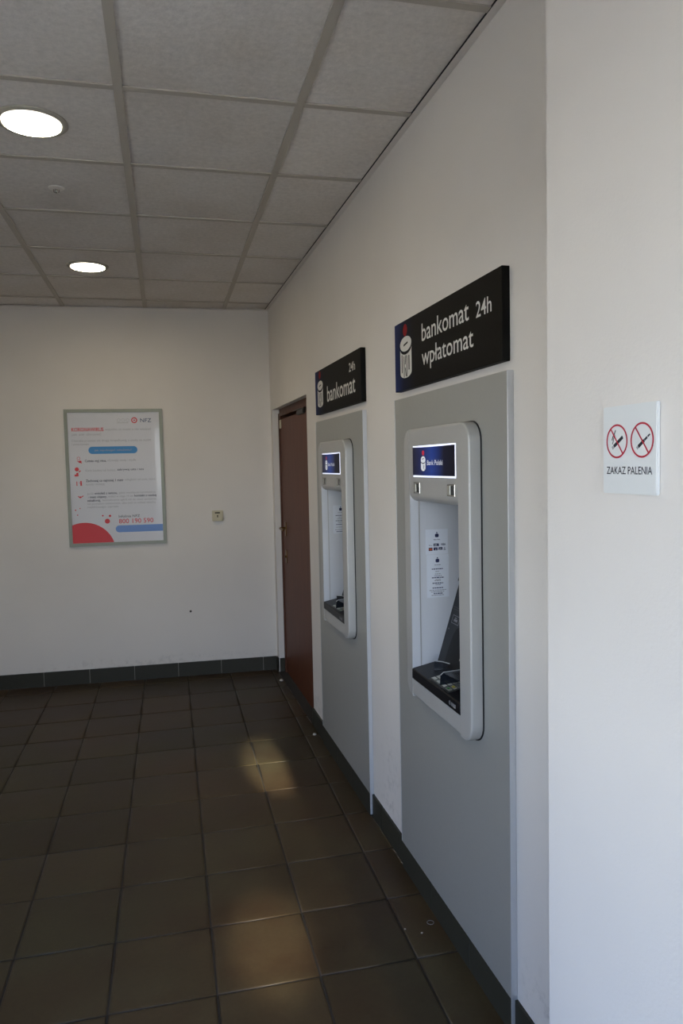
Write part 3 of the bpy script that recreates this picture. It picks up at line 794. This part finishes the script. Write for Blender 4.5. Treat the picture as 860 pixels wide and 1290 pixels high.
    m = MB(); ps.disc(m, 0.020, 0.127, 0.003, d=0.0008, n=10); obj('screw_head', m, M_MIDPRINT, con)
    # lamp/camera housings in the head box
    for ya_, yb_ in ((2.300, 2.358), (2.010, 2.068)):
        y0, y1 = ya_+dy, yb_+dy
        m = MB(); m.box(xf-0.003, xf+0.001, y0, y1, 1.502, 1.540, 0.0015, 1); h = obj('lamp_housing', m, M_CHROME, t, label='small glossy lamp housing')
        m = MB(); m.box(xf-0.0045, xf-0.003, y0+0.006, y0+0.026, 1.507, 1.535, 0.0006, 1); obj('lens', m, M_GLASS if far else M_KEYDARK, h)
        m = MB(); m.box(xf-0.0045, xf-0.003, y0+0.031, y1-0.006, 1.507, 1.535, 0.0006, 1); obj('lens', m, M_KEY, h)
    # backlit display, slightly bowed
    y0, y1, z0, z1 = 2.010+dy, 2.364+dy, 1.560, 1.661
    m = MB(); m.box(xf-0.0006, xf+0.0015, y0-0.003, y1, z0-0.002, z1+0.002)
    dsp = obj('display', m, M_GLOW, t, label='backlit advertising display with white glowing rim')
    n = 14; vs = []; fs = []
    for i in range(n+1):
        s_ = i/n; y = y0+0.0005+(y1-y0+0.0015)*s_; bow = 0.003*math.sin(math.pi*s_)
        zz0 = z0+0.0038; zz1 = z1-0.0026-0.0015*(math.sin(math.pi*s_))
        vs += [(xf-0.0012-bow, y, zz0), (xf-0.0012-bow, y, zz1), (xf-0.0007, y, zz1), (xf-0.0007, y, zz0)]
    for i in range(n):
        a, b = 4*i, 4*i+4
        for k in range(4): fs.append((a+k, b+k, b+(k+1) % 4, a+(k+1) % 4))
    fs += [(0, 1, 2, 3), (4*n+3, 4*n+2, 4*n+1, 4*n)]
    m = MB(); m.add(vs, fs); obj('display_face', m, M_DISP, dsp)
    pd = Plane2D((xf-0.0046, y1, z0), (0, -1, 0), (0, 0, 1)); mw, mk = MB(), MB()
    r = 0.0205
    pd.pill(mw, 0, 0.0001, 0, 0.0001) if False else None
    pts = [(0.105+r*math.cos(math.radians(a)), 0.0560+0.0115*math.sin(math.radians(a))) for a in range(0, 181, 15)] + [(0.105+r*math.cos(math.radians(a)), 0.0300+0.0115*math.sin(math.radians(a))) for a in range(180, 361, 15)]
    pd.poly(mw, pts, 0.0002)
    seg = [(0.105+r*1.03*math.cos(math.radians(a)), 0.0535+0.008*math.sin(math.radians(a))) for a in range(180, 361, 15)]
    pd.poly(mk, seg+[(x, z-0.0028) for x, z in seg[::-1]], 0.0005)
    pd.line(mk, 0.094, 0.058, 0.114, 0.060, 0.002, 0.0005); pd.line(mk, 0.107, 0.040, 0.115, 0.022, 0.002, 0.0005); pd.line(mk, 0.115, 0.036, 0.107, 0.028, 0.002, 0.0005)
    pd.text(mw, 'Bank Polski', 0.140, 0.0385, 0.128, 0.0165, 0.006, 0.0002)
    obj('display_lettering', mw, M_DISPW, dsp, label='white money-box emblem and words on blue'); obj('emblem_cut', mk, M_SIGNBLK, dsp)
    m = MB(); pd.disc(m, 0.105, 0.0785, 0.011, 0.0085, 0.0002); obj('emblem_dot', m, M_DISPR, dsp)
    # notices on the far jamb
    pj = Plane2D((0.009, I1+0.0010, -0.0035), (1, 0, 0), (0, 0, 1))
    def box_emblem(m, x, z, s):
        pj.poly(m, [(x-s, z+s*0.4), (x-s, z-s*0.7), (x-s*0.6, z-s*1.1), (x+s*0.6, z-s*1.1), (x+s, z-s*0.7), (x+s, z+s*0.4), (x+s*0.5, z+s*0.75), (x-s*0.5, z+s*0.75)], 0.0009)
        pj.disc(m, x, z+s*1.25, s*0.35, d=0.0009, n=12)
    if not far:
        m = MB(); pj.rect(m, -0.010, 0.075, 1.284, 1.373, 0.0005); st = obj('notice_sticker', m, M_PAPER, t, label='white card-logo notice inside the opening')
        m = MB(); box_emblem(m, 0.033, 1.352, 0.007); pj.text(m, 'Bank Polski', 0.021, 1.3345, 0.024, 0.004, 0.01, 0.0009)
        pj.text(m, 'VISA', 0.048, 1.3145, 0.018, 0.0075, 0.02, 0.0009); pj.rect(m, 0.020, 0.040, 1.3125, 1.322, 0.0009); pj.rect(m, 0.020, 0.035, 1.2975, 1.308, 0.0009); pj.rect(m, 0.039, 0.054, 1.2985, 1.308, 0.0009)
        pj.line(m, 0.058, 1.299, 0.066, 1.299, 0.002, 0.0009); pj.line(m, 0.059, 1.3035, 0.065, 1.3035, 0.002, 0.0009); pj.line(m, 0.061, 1.307, 0.063, 1.307, 0.002, 0.0009)
        pj.text(m, 'Euro', 0.003, 1.314, 0.012, 0.005, 0.0, 0.0009)
        obj('notice_print', m, M_NAVY, st)
        m = MB(); pj.text(m, 'blik', 0.023, 1.3145, 0.012, 0.0055, 0.02, 0.0012); pj.text(m, '))', 0.026, 1.2995, 0.004, 0.006, 0.02, 0.0012); pj.text(m, 'plus', 0.042, 1.3005, 0.009, 0.0045, 0.02, 0.0012); obj('notice_print', m, M_WHITE, st)
        m = MB(); pj.rect(m, 0.0015, 0.016, 1.2965, 1.308, 0.0009); obj('notice_print', m, M_NAVY, st)
        m = MB(); pj.disc(m, 0.0065, 1.302, 0.0036, d=0.0011, n=14); pj.disc(m, 0.0110, 1.302, 0.0036, d=0.0011, n=14); obj('card_logo', m, M_ORANGE, st)
        m = MB(); pj.rect(m, -0.007, 0.0775, 1.129, 1.2825, 0.0005); s2 = obj('notice_sticker', m, M_PAPER, t, label='white service information notice below the card logos')
        m = MB(); box_emblem(m, 0.034, 1.262, 0.007)
        rows = [(1.2455, 0.023, 0.048, 0), (1.231, 0.012, 0.058, 1), (1.222, 0.026, 0.042, 0), (1.213, 0.024, 0.045, 0), (1.206, 0.022, 0.050, 0), (1.200, 0.012, 0.057, 1), (1.193, 0.026, 0.046, 0), (1.189, 0.022, 0.046, 0),
                (1.180, 0.014, 0.055, 1), (1.174, 0.026, 0.045, 0), (1.163, 0.014, 0.056, 1), (1.155, 0.002, 0.066, 0), (1.149, 0.008, 0.060, 0), (1.143, 0.018, 0.054, 1), (1.137, 0.010, 0.060, 0)]
    else:
        m = MB(); pj.rect(m, -0.006, 0.072, 1.242, 1.392, 0.0005); s2 = obj('notice_sticker', m, M_PAPER, t, label='white service information notice inside the opening')
        m = MB(); box_emblem(m, 0.036, 1.372, 0.008)
        rows = [(1.353, 0.02, 0.052, 0), (1.338, 0.008, 0.062, 1), (1.329, 0.02, 0.05, 0), (1.320, 0.015, 0.055, 0), (1.310, 0.008, 0.064, 1), (1.301, 0.02, 0.05, 0), (1.290, 0.01, 0.06, 1), (1.276, 0.01, 0.06, 0), (1.262, 0.004, 0.066, 0), (1.252, 0.01, 0.06, 1)]
    rnd = random.Random(7)
    m2 = MB()
    for z, a, b, bold in rows:
        x = a
        while x < b-0.002:
            w = min(b-x, rnd.uniform(0.004, 0.011)); pj.rect(m if bold else m2, x, x+w, z-0.0011*(1+0.5*bold), z+0.0011*(1+0.5*bold), 0.0009); x += w+0.0015
    obj('notice_print', m, M_NAVY, s2); obj('notice_print', m2, M_MIDPRINT, s2)
    return t

def ring_prism(outer, inner, x0, x1):
    mb = MB(); n = len(outer); vs = []
    for x in (x0, x1):
        vs += [(x, p[0], p[1]) for p in outer]+[(x, p[0], p[1]) for p in inner]
    fs = []
    for i in range(n):
        j = (i+1) % n
        fs += [(i, j, n+j, n+i), (2*n+i, 3*n+i, 3*n+j, 2*n+j), (i, 2*n+i, 2*n+j, j), (n+i, n+j, 3*n+j, 3*n+i)]
    return mb.add(vs, fs)
build_atm(0.0, 'nearer silver cash machine under the wide sign with two lines of words', False)
build_atm(DY, 'farther silver cash machine beside the brown door', True)

# ------------------------------------------------------------------ signs above the machines
def split_letters(mb, m, parent):
    par = list(range(len(mb.v)))
    def find(a):
        while par[a] != a: par[a] = par[par[a]]; a = par[a]
        return a
    for f in mb.f:
        for v in f[1:]: par[find(v)] = find(f[0])
    isl = {}
    for f in mb.f: isl.setdefault(find(f[0]), []).append(f)
    for fs in isl.values():
        idx = {}; q = MB(); q.flat = True
        for f in fs:
            for v in f: idx.setdefault(v, len(idx))
        q.v = [mb.v[v] for v in idx]; q.f = [tuple(idx[v] for v in f) for f in fs]
        obj('letter', q, m, parent)
def build_sign(label, y0, y1, z0, z1, far):
    t = thing('fascia_sign', label, 'sign', (0, (y0+y1)/2, z0), 'black signs over the cash machines')
    x = -0.024
    obj('sign_board', MB().box(x, -0.0006, y0, y1, z0, z1, 0.0012, 1), M_SIGN, t)
    pl = Plane2D((x, y1, 0), (0, -1, 0), (0, 0, 1)); mw, mk, mr, ml = MB(), MB(), MB(), MB()
    if not far:
        can_logo(pl, y1-2.532, 2.062, 0.118, 1.914, mw, mk); pl.disc(mr, y1-2.537, 2.085, 0.0215, 0.0215)
        pl.text(ml, 'bankomat', y1-2.372, 2.018, 0.377, 0.063, 0.004); pl.text(ml, '24h', y1-1.947, 2.0135, 0.097, 0.047, 0.006)
        pl.text(ml, 'wpłatomat', y1-2.374, 1.937, 0.408, 0.061, 0.004)
    else:
        can_logo(pl, y1-3.882, 2.056, 0.122, 1.915, mw, mk); pl.disc(mr, y1-3.888, 2.087, 0.0215, 0.0215)
        pl.text(ml, '24h', y1-3.300, 2.030, 0.102, 0.042, 0.01); pl.text(ml, 'bankomat', y1-3.730, 1.931, 0.530, 0.085, 0.006)
    obj('emblem', mw, M_LOGO, t, label='white money-box emblem'); obj('emblem_cut', mk, M_SIGNBLK, t); obj('emblem_dot', mr, M_SIGNRED, t, label='dark red dot')
    split_letters(ml, M_LOGO, t)
build_sign('black sign with two lines of white words above the nearer cash machine', 1.790, 2.652, 1.872, 2.120, False)
build_sign('black sign with one white word and 24h above the farther cash machine', 3.110, 4.000, 1.880, 2.114, True)

# ------------------------------------------------------------------ no smoking sign on the pilaster
def build_nosmoke():
    x = PIL; y0, y1, z0, z1 = 0.944, 1.077, 1.5505, 1.692
    t = thing('no_smoking_sign', 'white square no-smoking sign on the right wall projection', 'sign', (x, (y0+y1)/2, z0))
    xf = x-0.0075
    obj('sign_plate', MB().box(xf, x-0.0005, y0, y1, z0, z1, 0.0012, 2), M_SIGNW, t)
    pl = Plane2D((xf, y1, 0), (0, -1, 0), (0, 0, 1)); Y = lambda y: y1-y
    r, k, g = MB(), MB(), MB()
    for cy in (1.0395, 0.977):
        pl.ring(r, Y(cy), 1.6352, 0.0275, 0.0030, 0.0007); a = math.radians(128)
        pl.line(r, Y(cy)+0.026*math.cos(a), 1.6352+0.026*math.sin(a), Y(cy)-0.026*math.cos(a), 1.6352-0.026*math.sin(a), 0.0026, 0.0008)
    obj('prohibition_ring', r, M_RING, t, label='two red barred circles')
    pl.line(k, Y(1.0475), 1.6270, Y(1.0245), 1.6418, 0.0058); pl.line(g, Y(1.0520), 1.6240, Y(1.0478), 1.6267, 0.0052)
    sm = [(1.0430, 1.6535), (1.0460, 1.6475), (1.0500, 1.6430), (1.0525, 1.6370)]
    for a, b in zip(sm, sm[1:]): pl.line(k, Y(a[0]), a[1], Y(b[0]), b[1], 0.0022)
    sm = [(1.0445, 1.6450), (1.0480, 1.6400), (1.0495, 1.6345), (1.0515, 1.6305)]
    for a, b in zip(sm, sm[1:]): pl.line(k, Y(a[0]), a[1], Y(b[0]), b[1], 0.0015)
    pl.line(k, Y(0.9860), 1.6250, Y(0.9720), 1.6345, 0.0055); pl.line(k, Y(0.9715), 1.6348, Y(0.9650), 1.6392, 0.0038); pl.line(k, Y(0.9640), 1.6399, Y(0.9588), 1.6434, 0.0028); pl.line(g, Y(0.9898), 1.6224, Y(0.9865), 1.6246, 0.0048)
    pl.text(k, 'ZAKAZ PALENIA', Y(1.0665), 1.5822, 0.1135, 0.0128, 0.004)
    obj('print', k, M_INK, t, label='black cigarette pictures and words'); obj('print', g, M_LTPRINT, t)
build_nosmoke()

# ------------------------------------------------------------------ framed poster on the end wall
def build_poster():
    ex = Vector((1, BWS, 0)).normalized(); ey = Vector((0, 0, 1)); o0 = Vector((-1.515, YB+BWS*(-1.515), 1.036))
    t = thing('framed_poster', 'aluminium-framed health notice poster on the end wall', 'poster', tuple(o0))
    W, Hh, d, fw = 0.702, 1.014, 0.016, 0.024
    n = ex.cross(ey)
    pf = Plane2D(o0+n*d, ex, ey)
    def bar(pts):
        m = MB(); m.frame(pf.o, pf.ex, pf.ey, pts, d-0.0006)
        # sloping outer lip
        return m
    obj('frame_rail', bar([(0, 0), (W, 0), (W-fw, fw), (fw, fw)]), M_FRAME, t); obj('frame_rail', bar([(fw, Hh-fw), (W-fw, Hh-fw), (W, Hh), (0, Hh)]), M_FRAME, t)
    obj('frame_rail', bar([(0, 0), (fw, fw), (fw, Hh-fw), (0, Hh)]), M_FRAME, t); obj('frame_rail', bar([(W-fw, fw), (W, 0), (W, Hh), (W-fw, Hh-fw)]), M_FRAME, t)
    m = MB(); m.frame(o0+n*0.008, ex, ey, [(fw-0.004, fw-0.004), (W-fw+0.004, fw-0.004), (W-fw+0.004, Hh-fw+0.004), (fw-0.004, Hh-fw+0.004)], 0.007)
    sheet = obj('poster_sheet', m, M_POSTER, t)
    pp = Plane2D(o0+n*0.008, ex, ey)
    X = lambda x: (x+1.515)*math.sqrt(1+BWS**2); Z = lambda z: z-1.036
    R, DK, GR, NV, B1, B2, LT, WH = [MB() for _ in range(8)]
    pp.text(R, 'KORONAWIRUS', X(-1.466), Z(1.889), 0.227, 0.028, 0.02)
    pp.text(GR, 'wszystko, co musisz o nim wiedzieć', X(-1.228), Z(1.893), 0.33, 0.018)
    pp.text(GR, 'jak się chronić', X(-1.466), Z(1.858), 0.21, 0.018)
    pp.text(GR, 'Choroba przenosi się drogą kropelkową, z osoby na osobę', X(-1.468), Z(1.812), 0.567, 0.018)
    pp.text(GR, 'i przez kontakt', X(-1.468), Z(1.787), 0.121, 0.016)
    pp.pill(B1, X(-1.353), X(-1.003), Z(1.721), Z(1.775)); pp.text(LT, 'Jak zapobiegać zakażeniu?', X(-1.31), Z(1.742), 0.265, 0.014, 0, 0.0008)
    pp.text(DK, 'Często myj ręce,', X(-1.381), Z(1.662), 0.152, 0.018, 0.02); pp.text(GR, 'używając wody i mydła', X(-1.222), Z(1.665), 0.206, 0.017)
    pp.text(GR, 'Kiedy kaszlesz lub kichasz,', X(-1.379), Z(1.592), 0.215, 0.017); pp.text(DK, 'zakrywaj usta i nos', X(-1.155), Z(1.595), 0.192, 0.017, 0.012)
    pp.text(DK, 'Zachowaj co najmniej 1 metr', X(-1.380), Z(1.515), 0.268, 0.019, 0.02); pp.text(GR, 'odległości od osób, które', X(-1.104), Z(1.519), 0.222, 0.016); pp.text(GR, 'kaszlą i kichają', X(-1.380), Z(1.490), 0.13, 0.016)
    pp.text(GR, 'Jeśli', X(-1.376), Z(1.420), 0.045, 0.016); pp.text(DK, 'wróciłeś z regionu,', X(-1.324), Z(1.421), 0.165, 0.017, 0.02); pp.text(GR, 'gdzie występuje koronawirus', X(-1.15), Z(1.422), 0.268, 0.016)
    pp.text(GR, 'i', X(-1.370), Z(1.394), 0.004, 0.016); pp.text(DK, 'masz objawy,', X(-1.358), Z(1.395), 0.122, 0.017, 0.02); pp.text(GR, 'miałeś w ciągu 14 dni', X(-1.226), Z(1.396), 0.18, 0.016); pp.text(DK, 'kontakt z osobą', X(-1.038), Z(1.397), 0.16, 0.017, 0.02)
    pp.text(DK, 'zakażoną,', X(-1.377), Z(1.369), 0.095, 0.017, 0.02); pp.text(GR, 'bezzwłocznie zgłoś się do stacji sanitarnej', X(-1.268), Z(1.370), 0.387, 0.016)
    pp.text(GR, 'lub powiadom telefonicznie, albo jedź na oddział zakaźny', X(-1.376), Z(1.345), 0.493, 0.016); pp.text(GR, 'najbliższego szpitala', X(-1.376), Z(1.321), 0.22, 0.016)
    pp.text(DK, 'Infolinia NFZ', X(-1.157), Z(1.243), 0.153, 0.020, 0.006); pp.text(R, '800 190 590', X(-1.157), Z(1.199), 0.250, 0.036, 0.006)
    pp.pill(B2, X(-1.183), X(-0.8395), Z(1.132), Z(1.184), right=False); pp.text(LT, 'www.gov.pl', X(-1.12), Z(1.152), 0.20, 0.013, 0, 0.0008) if False else None
    pp.text(NV, 'NFZ', X(-0.975), Z(1.952), 0.080, 0.030, 0.004)
    pp.ring(R, X(-1.018), Z(1.967), 0.022, 0.008); pp.disc(R, X(-1.018), Z(1.967), 0.006)
    for i in range(3): pp.ring(LT, X(-1.130+0.032*i), Z(1.968), 0.012, 0.002); pp.line(LT, X(-1.145), Z(1.948), X(-1.062), Z(1.948), 0.003)
    # large red disc in the lower left corner, clipped by the frame
    cx, cz, r = X(-1.405), Z(0.995), 0.218
    pts = []
    for i in range(49):
        a = math.pi*i/48; pts.append((cx+r*math.cos(a), cz+r*math.sin(a)))
    pts = clip_half(pts, -1, 0, -(fw+0.0005)); pts = clip_half(pts, 0, -1, -(fw+0.0005)); pp.poly(R, pts)
    for x, z, q in ((-1.240, 1.219, 0.0185), (-1.220, 1.258, 0.0085), (-1.271, 1.261, 0.0060), (-1.462, 1.308, 0.0050), (-1.430, 1.320, 0.0040), (-1.449, 1.271, 0.0045)): pp.disc(R, X(x), Z(z), q)
    # small red icons beside the tips
    def ic(f): f()
    pp.ring(R, X(-1.425), Z(1.690), 0.012, 0.003, n=16); pp.disc(R, X(-1.415), Z(1.665), 0.011, 0.009); pp.line(R, X(-1.436), Z(1.672), X(-1.402), Z(1.654), 0.005)
    pp.disc(R, X(-1.440), Z(1.610), 0.015); pp.line(R, X(-1.428), Z(1.588), X(-1.414), Z(1.600), 0.007); pp.rect(R, X(-1.458), X(-1.430), Z(1.558), Z(1.572)); pp.disc(R, X(-1.438), Z(1.578), 0.008)
    pp.rect(R, X(-1.447), X(-1.441), Z(1.488), Z(1.520)); pp.disc(R, X(-1.415), Z(1.518), 0.006); pp.rect(R, X(-1.420), X(-1.409), Z(1.488), Z(1.512)); pp.line(R, X(-1.43), Z(1.512), X(-1.42), Z(1.508), 0.003)
    pp.line(R, X(-1.440), Z(1.412), X(-1.425), Z(1.398), 0.006); pp.line(R, X(-1.425), Z(1.398), X(-1.402), Z(1.414), 0.006); pp.disc(R, X(-1.423), Z(1.404), 0.006)
    for nm, m, mt in (('red_print', R, M_PRED), ('bold_text', DK, M_PDK), ('small_text', GR, M_PGR), ('agency_letters', NV, M_PNAVY), ('blue_strip', B1, M_BLUE), ('blue_strip', B2, M_BLUE2), ('pale_print', LT, M_LTPRINT)):
        obj(nm, m, mt, sheet)
build_poster()

# ------------------------------------------------------------------ key switch on the end wall
def build_switch():
    xc = -0.429; yc = YB+BWS*xc; t = thing('wall_switch', 'small square ivory switch with a dark slot on the end wall', 'switch', (xc, yc, 1.19))
    def bx(x0, x1, z0, z1, d0, d1, bev):
        m = MB().box(x0-xc, x1-xc, -d1, -d0, z0, z1, bev, 2)
        a = math.atan(BWS); c, s = math.cos(a), math.sin(a)
        m.v = [(xc+v[0]*c-v[1]*s, yc+v[0]*s+v[1]*c, v[2]) for v in m.v]; return m
    obj('back_box', bx(-0.471, -0.387, 1.190, 1.272, 0.0004, 0.018, 0.003), M_IVORY, t)
    obj('cover', bx(-0.462, -0.396, 1.194, 1.255, 0.018, 0.030, 0.004), M_IVORY, t)
    obj('slot', bx(-0.449, -0.411, 1.250, 1.259, 0.018, 0.0305, 0.0), M_SLOT, t)
    obj('key_mark', bx(-0.434, -0.426, 1.220, 1.238, 0.030, 0.0306, 0.0), M_SLOT, t)
build_switch()

# ------------------------------------------------------------------ ceiling fittings
def downlight(x, y, label):
    t = thing('recessed_downlight', label, 'ceiling light', (x, y, H+0.005), 'recessed round downlights')
    z = H+0.0042
    m = MB(); n = 48
    prof = [(0.118, 0.0005), (0.118, -0.003), (0.112, -0.0075), (0.102, -0.008), (0.0975, -0.004), (0.0975, 0.0005)]
    vs = []; fs = []
    for r, h in prof: vs += [(x+r*math.cos(2*math.pi*i/n), y+r*math.sin(2*math.pi*i/n), z+h) for i in range(n)]
    for k in range(len(prof)-1):
        for i in range(n): j = (i+1) % n; fs.append((k*n+i, k*n+j, (k+1)*n+j, (k+1)*n+i))
    m.add(vs, fs); obj('trim_ring', m, M_LAMPRING, t, True)
    m = MB(); m.lathe((x, y, z-0.0005), (0, 0, -1), [(0.0974, 0.0), (0.0974, 0.0035)], 48); obj('diffuser', m, M_LAMP, t, label='glowing white diffuser')
    lp = lamp('lamp_light', 'AREA', (x, y, z-0.0095), LAMP_POWER, (1.0, 0.84, 0.56), (0, 0, -1), shape='DISK', size=0.19)
    lp.visible_camera = True; lp.data.cycles.cast_shadow = True
    lp.visible_glossy = True
downlight(-1.279, 2.771, 'round ceiling light nearest the camera, large glowing disc at upper left')
downlight(-1.232, 4.621, 'round ceiling light farther back, near the end wall')
def sensor():
    x, y = -1.268, 3.384; t = thing('ceiling_sensor', 'small round flush sprinkler plate between the two ceiling lights', 'sprinkler', (x, y, H+0.005))
    z = H+0.0045
    m = MB(); m.lathe((x, y, z), (0, 0, -1), [(0.033, 0), (0.032, 0.003), (0.024, 0.006), (0.016, 0.0065)], 28); obj('cover_plate', m, mat('sensor_plate', (228, 222, 214), 0.5), t, True)
    m = MB(); m.lathe((x, y, z-0.006), (0, 0, -1), [(0.006, 0), (0.006, 0.010), (0.003, 0.014)], 12); m.tube([(x-0.012, y, z-0.006), (x-0.010, y, z-0.018), (x, y, z-0.022), (x+0.010, y, z-0.018), (x+0.012, y, z-0.006)], 0.0015, 6)
    obj('sprinkler_head', m, M_CHROME, t, True)
sensor()

# ------------------------------------------------------------------ small things on the floor
def stud(x, y, r, label):
    m = MB(); m.lathe((x, y, 0.0), (0, 0, 1), [(r, 0), (r, r*0.25), (r*0.85, r*0.55), (r*0.5, r*0.8), (r*0.15, r*0.88)], 18)
    tag(obj('floor_stud', m, M_PEBBLE, None, True), label, 'floor stud', 'pale studs on the floor by the door')
stud(-0.030, 5.34, 0.014, 'small pale floor stud at the far side of the brown door')
stud(-0.036, 4.19, 0.011, 'small pale floor stud by the near side of the brown door')
def crumb(x, y, r, label):
    bm = bmesh.new(); bmesh.ops.create_icosphere(bm, subdivisions=1, radius=r)
    for v in bm.verts: v.co = Vector((v.co.x*random.uniform(.7, 1.2)+x, v.co.y*random.uniform(.7, 1.2)+y, v.co.z*0.6+r*0.55))
    m = MB(); m.bm(bm); tag(obj('crumb', m, M_PEBBLE, None), label, 'litter', 'white crumbs on the floor tiles')
crumb(-0.144, 2.305, 0.0035, 'tiny white crumb on the tile joint below the nearer cash machine')
crumb(-0.096, 2.269, 0.0042, 'tiny white crumb between the tile joint and the thin ring')
m = MB(); n = 28
m.tube([(-0.046+0.0115*math.cos(2*math.pi*i/n), 2.315+0.0115*math.sin(2*math.pi*i/n), 0.0012) for i in range(n+1)], 0.0009, 6)
tag(obj('thin_ring', m, M_MIDPRINT, None, True), 'thin grey ring lying on the floor by the skirting', 'ring')
